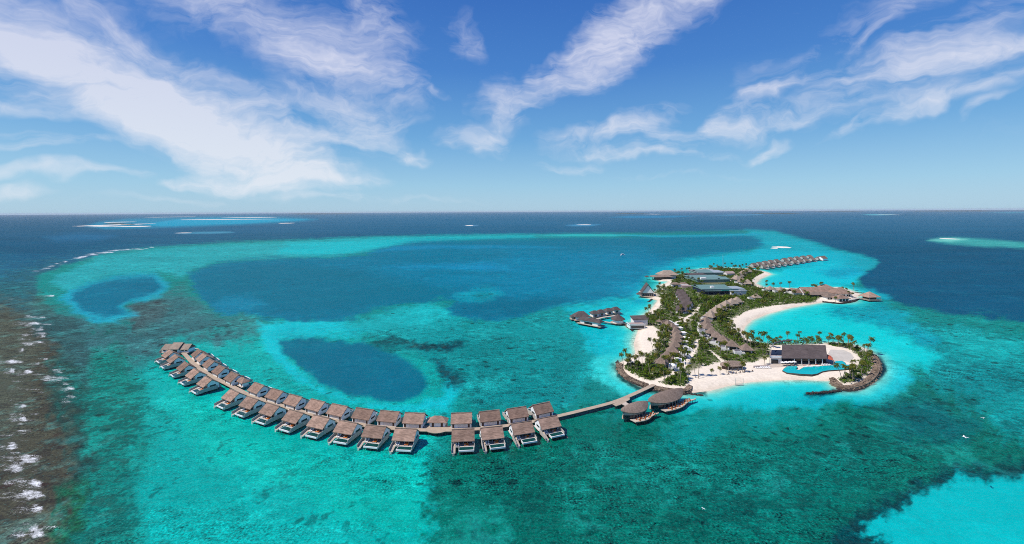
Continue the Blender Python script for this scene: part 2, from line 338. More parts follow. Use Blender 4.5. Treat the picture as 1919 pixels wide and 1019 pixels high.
 ([(-300,1400),(-60,640),(20,600),(75,560),(110,590),(130,660),(180,720),(200,780),(185,880),(160,1000),(170,1400)], C['brown'], 26, 18, .55, 1),
 ([(100,640),(160,680),(210,720),(240,800),(215,900),(190,1000),(200,1300),(120,1300),(130,900)], (44,98,84), 26, 18, .75, 1),
 ([(-300,800),(-20,560),(40,580),(60,640),(60,720),(0,900),(-300,1300)], (88,92,72), 24, 16, .45, 1),
 ([(120,930),(180,890),(200,960),(170,1030),(110,1030)], (30,110,70), 20, 16, .6, 1),
 # broken reef between the brown crest and the sand
 ([(150,660),(215,640),(262,700),(290,760),(262,850),(240,930),(255,1010),(250,1300),(140,1300),(170,900)], (12,152,134), 30, 26, .72, 1),
 ([(60,560),(130,600),(180,660),(170,720),(120,660),(70,620)], (60,112,110), 20, 16, .7, 1),
 # far reefs
 ([(158,424),(185,416),(235,410),(300,408),(400,405.5),(480,405),(560,408),(596,411),(560,415),(470,420),(380,424),(280,427),(200,429)], (22,140,170), 3, 3, 0, .3),
 ([(270,420),(330,411),(400,409),(500,409.5),(575,411),(530,414.5),(450,419),(360,422),(300,424)], (4,166,196), 2, 2, 0, .3),
 ([(330,437),(370,434.5),(430,433.5),(440,435.5),(400,437.5),(350,438)], (70,150,175), 1.6, 1.5, 0, .3),
 ([(80,445),(150,436),(220,441),(190,450),(110,452)], (26,104,140), 6, 5, 0, .4),
 ([(1140,407),(1180,404),(1250,404),(1312,404),(1260,407.5),(1190,408.5)], (10,130,172), 1.2, 1.2, 0, .3),
 ([(1330,403),(1380,401.6),(1430,401.2),(1430,402.6),(1370,404)], (60,140,175), .9, 1, 0, .3),
 ([(1738,450),(1770,445.5),(1800,445),(1860,449),(1930,455),(1990,460),(1930,465),(1840,462),(1770,456)], (60,172,164), 4, 3, .05, .5),
 ([(1742,449.5),(1770,446),(1795,446),(1815,448.5),(1780,452.5)], (120,214,196), 3, 2, 0, .3),
 ([(1060,422),(1085,419.5),(1125,420.5),(1110,423),(1078,423.5)], (70,150,185), 1.5, 1, 0, .3),
 ([(868,423),(880,421.5),(897,422),(890,423.5)], (90,150,185), 1.2, 1, 0, .3),
 ([(1000,440),(1060,438.6),(1150,438.6),(1230,440.5),(1150,442),(1060,442)], (40,190,186), 1.6, 1.5, 0, .3),
 ([(1150,440),(1230,441),(1330,440),(1410,437),(1440,440),(1340,442.5),(1230,444)], (20,166,186), 2, 1.5, 0, .3),
 ([(1612,402),(1640,401.3),(1678,401.4),(1660,403),(1630,403)], (90,190,200), .7, .6, 0, .3),
 ([(1840,398),(1900,397),(1960,397),(1900,399.5)], (40,140,165), .8, .8, 0, .3),
]
ROCKY = [
 # stones under the water off the revetments
 ([(1647,664),(1658,676),(1662,690),(1656,706),(1640,720),(1615,733),(1580,739),(1520,742),(1508,740),(1512,735),(1570,731),(1625,716),(1644,696),(1644,676)], (0,58,70), 4, 3, .6, .8),
 ([(1154,682),(1152,694),(1160,708),(1180,722),(1215,734),(1250,740),(1292,742),(1322,744),(1322,739),(1290,734),(1215,726),(1176,710),(1163,694),(1162,682)], (30,104,98), 4, 4, .6, .8),
]
# breaking water on the reef crest: x, y, half width, half height, strength
FOAM = [(22,836,17,8,1),(50,858,26,10,1),(28,877,16,7,.8),(62,904,21,8,.9),(55,927,32,11,1),(66,955,20,9,.95),(64,1000,24,14,.8),(42,760,10,6,1),(42,785,12,5,1),(38,777,12,3,.7),(90,711,30,8,.62),(128,728,14,4,.8),(122,719,12,3,.6),
 (130,743,14,4,.6),(120,752,16,5,.5),(22,694,9,5,1),(50,697,14,6,1),(70,681,8,4,1),(22,677,26,4.5,1),(42,655,5,4,1),(80,629,7,3,1),(75,617,11,3,.7),(62,606,20,3.5,.8),(78,595,11,2.5,.7),(95,554,9,2,.9),(50,790,40,8,.35),(100,690,40,8,.3),(30,730,30,8,.3),(90,640,30,9,.28),(60,870,40,18,.3),
 (72,508,9,2,1),(80,500,12,2,.9),(95,497,14,2,1),(115,492,13,2.2,1),(135,487,13,2.2,1),(150,480,12,1.8,1),(170,476,18,2.2,1),(190,472,15,1.8,1),(215,469,20,2,.8),(240,467,16,1.6,1),(268,465.5,20,1.6,1),(284,464,9,1,.8),(130,495,60,6,.3),(85,507,14,1.5,.9),(70,640,14,3,.7),(20,560,14,2,.4),(85,672,8,2.5,.8),
 (1600,731,22,2.5,.55),(1632,718,12,4,.5),(30,960,20,10,.4),(118,780,10,3,.4),(14,905,16,7,.5)]

FOAM = [f for f in FOAM if not (f[1] < 512 and f[0] < 300)]
FOAM = [(x, y, w, h, min(s_, .82)) for x, y, w, h, s_ in FOAM]
FOAM += [(x - 1.1 * w, y + .2 * h, w * 1.7, h * 1.35, .46) for x, y, w, h, s_ in FOAM if s_ > .65 and x < 200]
_r = random.Random(3)
def surf(line, n, hw, hh, s0, s1, jx=3, jy=1):
    for i in range(n):
        t = _r.random() * (len(line) - 1); k = int(t); f = t - k; q = hw * _r.uniform(.4, 1.5)
        FOAM.append((line[k][0] * (1 - f) + line[k + 1][0] * f + _r.uniform(-jx, jx), line[k][1] * (1 - f) + line[k + 1][1] * f + _r.uniform(-jy, jy), q, hh * _r.uniform(.5, 1.5), _r.uniform(s0, s1)))
surf([(66,509),(100,496),(140,485),(175,475),(225,468.5),(290,463.5)], 90, 9, .9, .3, .9, 4, 1.4)
surf([(72,512),(110,498),(150,487),(180,480)], 26, 10, 1.4, .2, .5, 8, 4)
surf([(70,590),(60,640),(50,700),(44,780)], 44, 14, 1.6, .35, .75, 28, 12)
surf([(40,780),(30,860),(50,930),(60,1010)], 46, 22, 2.6, .35, .66, 34, 16)
surf([(110,690),(130,740)], 14, 14, 3, .25, .6, 14, 8)
# ------------------------------------------------------------------ numpy noise and distances
class Noise2:
    def __init__(s, seed):
        r = np.random.RandomState(seed)
        s.t = r.rand(256, 256).astype(np.float32)
    def __call__(s, x, y):
        xi = np.floor(x).astype(np.int64); yi = np.floor(y).astype(np.int64)
        fx = (x - xi).astype(np.float32); fy = (y - yi).astype(np.float32)
        fx = fx * fx * (3 - 2 * fx); fy = fy * fy * (3 - 2 * fy)
        a = s.t[xi & 255, yi & 255]; b = s.t[(xi + 1) & 255, yi & 255]; c = s.t[xi & 255, (yi + 1) & 255]; d = s.t[(xi + 1) & 255, (yi + 1) & 255]
        return (a + (b - a) * fx) * (1 - fy) + (c + (d - c) * fx) * fy
    def fbm(s, x, y, n=3):
        t = 0; a = .5
        for i in range(n):
            t = t + a * (s(x * 2 ** i + 17.3 * i, y * 2 ** i + 9.1 * i) - .5); a *= .55
        return t                                            # about -.5 .. .5
def sdf(poly, x, y):
    """signed distance, positive inside"""
    p = np.asarray(poly, np.float32); q = np.roll(p, -1, 0)
    d = np.full(x.shape, 1e18, np.float32); ins = np.zeros(x.shape, bool)
    for (ax, ay), (bx, by) in zip(p, q):
        ex, ey = bx - ax, by - ay
        wx, wy = x - ax, y - ay
        t = np.clip((wx * ex + wy * ey) / (ex * ex + ey * ey + 1e-9), 0, 1)
        dx, dy = wx - ex * t, wy - ey * t
        d = np.minimum(d, dx * dx + dy * dy)
        if ay != by:
            c = ((ay > y) != (by > y)) & (x < (bx - ax) * (y - ay) / (by - ay) + ax)
            ins ^= c
    d = np.sqrt(d)
    return np.where(ins, d, -d)
def sstep(a, b, x):
    t = np.clip((x - a) / (b - a), 0, 1); return t * t * (3 - 2 * t)
NZ = [Noise2(i + 3) for i in range(6)]
def w2p(X, Y):
    """where a point of the sea plane shows in the photo (to lay the traced outlines on the map)"""
    u = X / Y * FOC; v = FOC * CAM_H / Y
    return u * cr_ + v * sr_ + CX, -u * sr_ + v * cr_ + HY
LANDW = [tuple(P(*p)[:2]) for p in LAND]

# ------------------------------------------------------------------ the sea
def grid_sea():
    r = [105.0]
    while r[-1] < 60000: r.append(r[-1] * (1.0046 if r[-1] < 4500 else 1.013))
    r = np.array(r); na = 940
    fine = np.linspace(-62, 62, na)
    ang = np.radians(np.concatenate([np.arange(-180, -63, 6.0), fine, np.arange(66, 180, 6.0)]))
    Rg, Ag = np.meshgrid(r, ang, indexing='ij')
    X = (Rg * np.sin(Ag)); Y = (Rg * np.cos(Ag))
    return X, Y
def make_sea():
    X, Y = grid_sea(); nr, na = X.shape
    x = X.ravel(); y = Y.ravel(); N = x.size
    yy = np.where(y > 40, y, 40.0)
    px, py = w2p(x, yy)
    px = np.where(y > 40, px, np.where(x < 0, -300, 2200)).astype(np.float32); py = np.where(y > 40, py, 1400).astype(np.float32)
    px = np.clip(px, -290, 2190); py = np.clip(py, 380, 1290)
    asp = np.clip((py - 394) / 330.0, .03, 1.0)             # ground features look flatter the farther they lie
    colr = np.tile(np.array(lin(C['deep']), np.float32), (N, 1)); coral = np.full(N, 0, np.float32); mott = np.full(N, .25, np.float32)
    # open sea: paler where it is farther, darker to the left
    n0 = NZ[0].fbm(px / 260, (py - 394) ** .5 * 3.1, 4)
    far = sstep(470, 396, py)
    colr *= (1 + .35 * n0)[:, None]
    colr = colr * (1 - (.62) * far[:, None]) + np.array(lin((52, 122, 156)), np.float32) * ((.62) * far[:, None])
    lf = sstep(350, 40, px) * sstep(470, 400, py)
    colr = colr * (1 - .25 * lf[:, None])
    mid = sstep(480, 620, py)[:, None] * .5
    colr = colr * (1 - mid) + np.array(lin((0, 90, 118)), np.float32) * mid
    f1 = NZ[1].fbm(px / 46, py / (46 * asp) , 4); f2 = NZ[2].fbm(px / 46 + 40, py / (46 * asp) + 9, 4)
    g1 = NZ[3].fbm(px / 11, py / (11 * asp), 3); g2 = NZ[4].fbm(px / 11 + 7, py / (11 * asp) + 3, 3)
    def paint(zones):
        for poly, c, soft, wander, co, mo in zones:
            p = np.array(poly); m = soft * 2 + wander * 2 + 4
            sel = np.nonzero((px > p[:, 0].min() - m) & (px < p[:, 0].max() + m) & (py > p[:, 1].min() - m) & (py < p[:, 1].max() + m))[0]
            if not len(sel): continue
            a = asp[sel]
            qx = px[sel] + wander * (3.2 * f1[sel] + 1.5 * g1[sel]); qy = py[sel] + wander * np.minimum(1, a * 1.3) * (3.2 * f2[sel] + 1.5 * g2[sel])
            d = sdf(poly, qx, qy)
            al = sstep(-soft, soft, d + soft * 1.5 * g1[sel])
            c = np.array(lin(c), np.float32)
            colr[sel] = colr[sel] * (1 - al[:, None]) + c * al[:, None]
            coral[sel] = coral[sel] * (1 - al) + co * al
            mott[sel] = mott[sel] * (1 - al) + mo * al
    paint(ZONES)
    # shallows off every beach
    Lw = np.array(LANDW); pad = 60
    sel = np.nonzero((x > Lw[:, 0].min() - pad) & (x < Lw[:, 0].max() + pad) & (y > Lw[:, 1].min() - pad) & (y < Lw[:, 1].max() + pad))[0]
    d = -sdf(LANDW, x[sel].astype(np.float32), y[sel].astype(np.float32))
    dn = d * (1 + .9 * f1[sel]) 
    for w0, w1, c, k in ((26, 4, (40, 222, 216), .75), (11, 0, (132, 228, 206), .85), (4.5, -1.0, (214, 226, 200), .9)):
        al = (sstep(w0, w1, dn) * k)[:, None]
        colr[sel] = colr[sel] * (1 - al) + np.array(lin(c), np.float32) * al
    coral[sel] *= sstep(4, 30, d)
    paint(ROCKY)
    # sheltering patches of weed and tone changes
    tone = 1 + .30 * NZ[5].fbm(px / 90, py / (90 * asp), 4) * (.4 + mott)
    colr *= tone[:, None]
    foam = np.zeros(N, np.float32)
    for fx, fy, hw, hh, s in FOAM:
        sel = np.nonzero((abs(px - fx) < hw * 1.6) & (abs(py - fy) < hh * 2.4))[0]
        u = (px[sel] - fx) / hw; v = (py[sel] - fy) / hh - .35 * u * u + .6 * f1[sel] * 2
        crest = np.where(u > 0, 1.0, 1 - .62 * np.abs(u))
        g = np.clip(1.25 - (u * u + v * v) + .9 * g1[sel], 0, 1) * s * np.clip(crest, .2, 1)
        foam[sel] = np.maximum(foam[sel], g)
    # faces
    i = np.arange(nr - 1)[:, None] * na; j = np.arange(na)[None, :]; j2 = (j + 1) % na
    f = np.stack([i + j, i + na + j, i + na + j2, i + j2], -1).reshape(-1, 4)
    # disc under the camera
    c0 = N
    cap = np.stack([np.full(na, c0), np.arange(na), (np.arange(na) + 1) % na], -1)
    me = bpy.data.meshes.new('sea_water')
    me.vertices.add(N + 1); co_ = np.zeros((N + 1, 3), np.float32); co_[:N, 0] = x; co_[:N, 1] = y
    me.vertices.foreach_set('co', co_.ravel())
    nq = len(f); nl = nq * 4 + len(cap) * 3
    me.loops.add(nl); me.loops.foreach_set('vertex_index', np.concatenate([f.ravel(), cap.ravel()]).astype(np.int32))
    me.polygons.add(nq + len(cap))
    me.polygons.foreach_set('loop_start', np.concatenate([np.arange(nq) * 4, nq * 4 + np.arange(len(cap)) * 3]).astype(np.int32))
    me.update(calc_edges=True); 
    me.polygons.foreach_set('use_smooth', np.ones(nq + len(cap), bool))
    def at(name, arr):
        a = me.attributes.new(name, 'FLOAT', 'POINT'); a.data.foreach_set('value', np.append(arr, arr[0]).astype(np.float32))
    at('coral', coral); at('mottle', mott); at('foam', foam)
    a = me.attributes.new('tint', 'FLOAT_COLOR', 'POINT')
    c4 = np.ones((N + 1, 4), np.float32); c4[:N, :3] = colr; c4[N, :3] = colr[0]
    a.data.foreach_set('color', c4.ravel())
    o = bpy.data.objects.new('sea_water', me); COL.objects.link(o); o['kind'] = 'structure'
    return o
WATER_GAIN = .68
def mat_water():
    m = bpy.data.materials.new('sea water'); m.use_nodes = True; m.node_tree.nodes.clear()
    N = NT(m.node_tree)
    pos = N.n('ShaderNodeNewGeometry').outputs['Position']
    A = lambda n_, k: N.n('ShaderNodeAttribute', attribute_name=n_).outputs[k]
    tint, coral, mott, foam = A('tint', 'Color'), A('coral', 'Fac'), A('mottle', 'Fac'), A('foam', 'Fac')
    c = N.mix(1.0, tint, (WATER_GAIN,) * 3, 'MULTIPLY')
    # coral heads and weed: three sizes of dark patch, none regular
    wv = N.n('ShaderNodeTexNoise', i_Vector=pos, i_Scale=.06, i_Detail=3.0).outputs['Color']
    pw = N.vm('ADD', pos, N.vm('MULTIPLY', N.vm('SUBTRACT', wv, (.5, .5, .5)), (14, 14, 0)))
    b1 = N.noise(pw, .045, 6, .66); b2 = N.noise(pw, .17, 5, .62); b3 = N.noise(pos, .55, 4, .6)
    q = N.m('ADD', N.m('ADD', N.m('MULTIPLY', b1, .5), N.m('MULTIPLY', b2, .36)), N.m('MULTIPLY', b3, .24))     # about .55 in the middle
    thr = N.m('SUBTRACT', .632, N.m('MULTIPLY', coral, .165))
    patch = N.mr(q, thr, N.m('ADD', thr, .06))
    patch = N.m('MULTIPLY', patch, N.mr(coral, .0, .12))
    darkc = N.mix(1.0, c, (.42, .36, .36), 'MULTIPLY')
    darkc = N.mix(N.m('MULTIPLY', N.m('MULTIPLY', N.mr(b2, .45, .65), N.mr(coral, .55, .9)), .55), darkc, (.026, .036, .018))
    c = N.mix(N.m('MULTIPLY', patch, .88), c, darkc)
    sp = N.m('MULTIPLY', N.mr(N.m('ADD', N.m('MULTIPLY', N.noise(N.vm('ADD', pw, (431, 77, 0)), .028, 5, .62), .6), N.m('MULTIPLY', N.noise(N.vm('ADD', pos, (31, 877, 0)), .16, 4, .62), .4)), .50, .64), N.m('MULTIPLY', mott, .8))
    c = N.mix(sp, c, N.mix(.25, N.mix(1.0, c, (1.9, 1.55, 1.5), 'MULTIPLY'), (.02, .42, .38)))
    # lone round coral heads
    vo = N.n('ShaderNodeTexVoronoi', voronoi_dimensions='2D', i_Vector=N.vm('ADD', pos, N.vm('MULTIPLY', N.vm('SUBTRACT', wv, (.5, .5, .5)), (9, 9, 0))), i_Scale=.055)
    hd = N.m('MULTIPLY', N.mr(vo.outputs['Distance'], .16, .09), N.m('GREATER_THAN', N.n('ShaderNodeSeparateColor', i_0=vo.outputs['Color']).outputs[0], N.m('SUBTRACT', .99, N.m('MULTIPLY', coral, .75))))
    vo2 = N.n('ShaderNodeTexVoronoi', voronoi_dimensions='2D', i_Vector=N.vm('ADD', pos, N.vm('MULTIPLY', N.vm('SUBTRACT', wv, (.5, .5, .5)), (13, 13, 0))), i_Scale=.13)
    hd2 = N.m('MULTIPLY', N.mr(vo2.outputs['Distance'], .24, .12), N.m('GREATER_THAN', N.n('ShaderNodeSeparateColor', i_0=vo2.outputs['Color']).outputs[1], N.m('SUBTRACT', .985, N.m('MULTIPLY', coral, .42))))
    c = N.mix(N.m('MULTIPLY', N.m('MULTIPLY', N.m('MAXIMUM', hd, hd2), N.mr(N.noise(pos, .021, 3, .55), .44, .60)), .85), c, N.mix(1.0, c, (.6, .26, .24), 'MULTIPLY'))
    # light sparkle and caustics painted as pale flecks, plus ripple marks and mottle
    r1 = N.noise(pos, 1.1, 3, .6); r2 = N.noise(N.mapping(pos, rot=(0, 0, .35), sc=(.55, 1.5, 1)), .22, 4, .65)
    k = N.m('ADD', N.m('ADD', N.m('MULTIPLY', N.m('SUBTRACT', r1, .5), 1.5), N.m('MULTIPLY', N.m('SUBTRACT', r2, .5), .7)), N.m('ADD', N.m('MULTIPLY', N.m('SUBTRACT', b2, .5), .9), N.m('MULTIPLY', N.m('SUBTRACT', b1, .5), .9)))
    lane = N.mr(N.noise(N.mapping(pos, rot=(0, 0, -.4), sc=(.5, 1.6, 1)), .011, 4, .6, .6), .36, .64, .45, 1.35)
    k = N.m('ADD', 1.0, N.m('MULTIPLY', N.m('MULTIPLY', k, lane), N.m('MULTIPLY', mott, 2.0)))
    c = N.mix(1.0, c, N.n('ShaderNodeCombineXYZ', i_0=k, i_1=k, i_2=k).outputs[0], 'MULTIPLY')
    fl = N.mr(N.m('ADD', N.m('MULTIPLY', r1, .5), N.m('MULTIPLY', b3, .5)), .58, .70)
    c = N.mix(N.m('MULTIPLY', N.m('MULTIPLY', fl, mott), .62), c, N.mix(.35, N.mix(1.0, c, (2.0, 1.8, 1.75), 'MULTIPLY'), (.02, .38, .36)))
    # surf
    fn = N.noise(N.mapping(pos, sc=(.5, 1.1, 1)), .42, 6, .75); fn2 = N.noise(pos, 1.9, 3, .7)
    fq = N.m('ADD', N.m('MULTIPLY', fn, .6), N.m('MULTIPLY', fn2, .4))
    ff = N.mr(N.m('ADD', N.m('MULTIPLY', N.m('SUBTRACT', fq, .5), 3.2), foam), .38, 1.15)
    ff = N.m('MULTIPLY', ff, N.mr(foam, .02, .25))
    c = N.mix(ff, c, (.78, .80, .82))
    # wind ripples
    h = N.m('ADD', N.m('MULTIPLY', N.noise(N.mapping(pos, rot=(0, 0, .5), sc=(.6, 1.3, 1)), .16, 5, .62), 1.4), N.m('MULTIPLY', N.noise(pos, .9, 3, .6), .25))
    bp = N.n('ShaderNodeBump', i_Strength=.55, i_Distance=1.1, i_Height=h)
    d_ = N.n('ShaderNodeBsdfDiffuse', i_Color=c, i_Normal=bp.outputs[0])
    g_ = N.n('ShaderNodeBsdfGlossy', i_Color=(1, 1, 1, 1), i_Roughness=.2, i_Normal=bp.outputs[0])
    fr = N.n('ShaderNodeFresnel', i_IOR=1.33, i_Normal=bp.outputs[0]).outputs[0]
    mx = N.n('ShaderNodeMixShader', i_0=N.m('MULTIPLY', N.m('MINIMUM', N.m('MULTIPLY', fr, .2), .045), N.m('SUBTRACT', 1.0, ff)), i_1=d_.outputs[0], i_2=g_.outputs[0])
    o = N.n('ShaderNodeOutputMaterial'); N.nt.links.new(mx.outputs[0], o.inputs[0])
    return m
sea = make_sea()
M['water'] = mat_water(); sea.data.materials.append(M['water'])

# ------------------------------------------------------------------ materials of the things
M['thatch'] = mat('weathered shingle', (.27, .180, .138), .95, .40, 1.0, .5, .1, streak=(.55, 2.6, 2.6), rand=.24)
M['thatch_pale'] = mat('pale thatch', (.30, .235, .185), .95, .30, 1.2, .5, .1, streak=(1, 2.2, 2.2), rand=.10)
M['thatch_grey'] = mat('grey thatch', (.225, .168, .135), .95, .30, 1.0, .5, .1, rand=.10)
M['shingle_dark'] = mat('dark shingle', (.095, .075, .072), .9, .30, .9, .4, .15, streak=(.5, 2, 2), rand=.08)
M['wall_grey'] = mat('grey boarded wall', (.84, .86, .86), .8, .14, 1.2, 0, .2, streak=(6, 1, .4))
M['wall_white'] = mat('white render', (.74, .72, .69), .85, .07, .5)
M['timber'] = mat('grey timber', (.44, .41, .37), .85, .24, 1.6, .2, .2, streak=(4, 4, .6))
M['deck'] = mat('deck boards', (.40, .315, .235), .85, .20, 1.5, 0, .2, streak=(.6, 5, 1))
M['deck_pale'] = mat('pale deck boards', (.50, .42, .35), .85, .18, 1.4, 0, .2, streak=(.6, 5, 1))
M['pile'] = mat('wet timber pile', (.075, .065, .055), .8, .3, 1.0)
M['glass'] = mat('dark glass', (.018, .024, .03), .12, .2, .4, 0, .5)
M['frame'] = mat('dark frame', (.05, .045, .04), .6, .2)
M['door'] = mat('brown door', (.09, .055, .04), .7, .2, 2.0)
M['pool_water'] = mat('dark green pool water', (.006, .055, .05), .12, .15, .5, 0, .3)
M['pool_rim'] = mat('white pool edge', (.72, .73, .73), .6, .05)
M['white'] = mat('white fabric', (.78, .76, .74), .8, .05)
M['orange'] = mat('orange cushion', (.55, .15, .025), .8, .15)
M['red'] = mat('terracotta red awning', (.50, .11, .055), .85, .2, .8)
M['concrete'] = mat('pale paving', (.50, .46, .40), .85, .10, .4)
M['render_pink'] = mat('warm beam', (.36, .27, .25), .85, .12)
M['green_roof'] = mat('green metal roof', (.135, .235, .22), .55, .16, .12, 0, .3, streak=(.4, 6, 1))
M['pale_roof'] = mat('pale blue metal roof', (.30, .35, .38), .55, .10, .2, 0, .3)
M['teal_wall'] = mat('teal wall', (.02, .24, .21), .7, .2, .3)
M['navy'] = mat('navy wall', (.012, .022, .05), .7, .3, .3)
M['slate'] = mat('dark flat roof', (.125, .115, .125), .8, .2, .4)
M['hull'] = mat('white hull', (.8, .8, .8), .3, .03, spec=.5)
M['rock'] = mat('revetment stone', (.135, .098, .072), .95, .45, .45, .5, .1, tint=(.20, .15, .11))
M['rock_dark'] = mat('wet stone', (.045, .037, .034), .8, .4, .5, .4, .2)
M['bark'] = mat('palm bark', (.23, .19, .15), .9, .25, 2.0)
def leaf_mat(name, a, b, c):
    m = bpy.data.materials.new(name); m.use_nodes = True; m.node_tree.nodes.clear()
    N = NT(m.node_tree)
    oi = N.n('ShaderNodeObjectInfo'); g = N.n('ShaderNodeNewGeometry')
    col = N.mix(oi.outputs['Random'], a, b)
    pn = N.noise(g.outputs['Position'], .9, 2, .5)
    col = N.mix(N.mr(pn, .42, .72), col, c)
    k = N.mr(g.outputs['Random Per Island'], 0, 1, .62, 1.35, False)
    col = N.mix(1.0, col, N.n('ShaderNodeCombineXYZ', i_0=k, i_1=k, i_2=k).outputs[0], 'MULTIPLY')
    d = N.n('ShaderNodeBsdfDiffuse', i_Color=col); t = N.n('ShaderNodeBsdfTranslucent', i_Color=col)
    mx = N.n('ShaderNodeMixShader', i_0=.22, i_1=d.outputs[0], i_2=t.outputs[0])
    o = N.n('ShaderNodeOutputMaterial'); N.nt.links.new(mx.outputs[0], o.inputs[0])
    return m
M['leaf'] = leaf_mat('broad leaves', (.032, .098, .011), (.090, .165, .016), (.22, .26, .026))
M['leaf_olive'] = leaf_mat('olive leaves', (.080, .105, .018), (.16, .145, .028), (.055, .10, .014))
M['frond'] = leaf_mat('palm fronds', (.040, .090, .014), (.12, .125, .022), (.19, .17, .035))
M['undergrowth'] = leaf_mat('undergrowth leaves', (.040, .115, .012), (.055, .11, .014), (.14, .19, .024))

# ------------------------------------------------------------------ the island's ground
VEG = dict(
 wallgrove=[(1168,691),(1178,684),(1200,684),(1225,688),(1246,692),(1258,700),(1260,711),(1246,716),(1225,719),(1203,712),(1182,702)],
 wallgrove2=[(1242,722),(1262,706),(1283,702),(1290,718),(1282,727),(1258,727)],
 westbeach=[(1222,611),(1236,622),(1234,645),(1224,660),(1206,672),(1222,680),(1240,672),(1250,655),(1256,635),(1248,618),(1232,606)],
 strip=[(1262,598),(1278,610),(1293,630),(1299,650),(1292,668),(1277,692),(1262,701),(1252,690),(1272,668),(1283,648),(1281,632),(1272,616)],
 midstrip=[(1300,600),(1312,596),(1314,620),(1322,640),(1340,654),(1370,668),(1400,668),(1438,655),(1446,672),(1440,684),(1405,682),(1355,679),(1312,690),(1300,672),(1306,645),(1297,622)],
 eastbeach=[(1342,598),(1362,604),(1370,622),(1384,636),(1404,643),(1436,646),(1445,652),(1400,655),(1370,640),(1352,622)],
 ring=[(1348,582),(1375,566),(1400,572),(1378,588),(1366,602),(1348,606),(1338,600)],
 north=[(1335,504),(1400,505),(1432,512),(1415,521),(1408,529),(1418,540),(1455,543),(1500,546),(1540,556),(1530,566),(1490,570),(1450,575),(1405,580),(1372,566),(1362,548),(1348,530)],
 green=[(1296,560),(1330,562),(1362,556),(1386,566),(1352,574),(1334,586),(1318,592),(1308,584),(1314,574)],
 nwgrove=[(1252,517),(1292,513),(1302,525),(1330,540),(1318,560),(1312,572),(1296,592),(1282,598),(1278,585),(1300,560),(1296,545),(1272,540),(1262,532)],
 west=[(1236,560),(1256,542),(1272,548),(1268,565),(1276,578),(1290,597),(1262,606),(1228,607),(1214,600),(1228,590),(1240,578)],
 hookrim=[(1545,645),(1582,645),(1612,655),(1630,668),(1638,684),(1626,704),(1602,719),(1578,722),(1570,714),(1592,706),(1610,690),(1614,675),(1592,658),(1556,650)],
 northspit=[(1312,505),(1345,502.5),(1400,504.5),(1430,510),(1400,510),(1340,508)],
 core=[(1200,686),(1234,662),(1238,612),(1214,600),(1238,575),(1250,546),(1264,520),(1300,513),(1345,504),(1400,506),(1432,512),(1412,522),(1408,532),(1420,541),(1500,547),(1535,556),(1528,567),(1450,575),(1402,584),(1374,600),(1372,618),(1392,640),(1442,650),(1446,682),(1410,683),(1358,680),(1318,690),(1302,697),(1290,706),(1285,722),(1262,728),(1240,722),(1205,713),(1180,700)],
 westpoint=[(1196,607),(1208,593),(1232,590),(1238,604),(1228,613),(1202,615)],
 aframe=[(1224,549),(1240,537),(1258,540),(1252,557),(1234,560)],
 poolside=[(1440,640),(1540,641),(1540,646),(1440,650)],
)
PATHS = [([(1215,725),(1240,714),(1262,704),(1282,688),(1295,672),(1303,655),(1309,640)], 2.4), ([(1262,610),(1282,600),(1303,588),(1312,576),(1316,570)], 2.2), ([(1307,545),(1312,553),(1309,562)], 2.6), ([(1276,597),(1285,606),(1288,600)], 3.5), ([(1350,694),(1380,690),(1420,684),(1440,676)], 3.2), ([(1229,527),(1228,541)], 2.0), ([(1330,660),(1345,672),(1352,680)], 1.8)]
GZ = 1.5
def ground_z(X, Y): return GZ
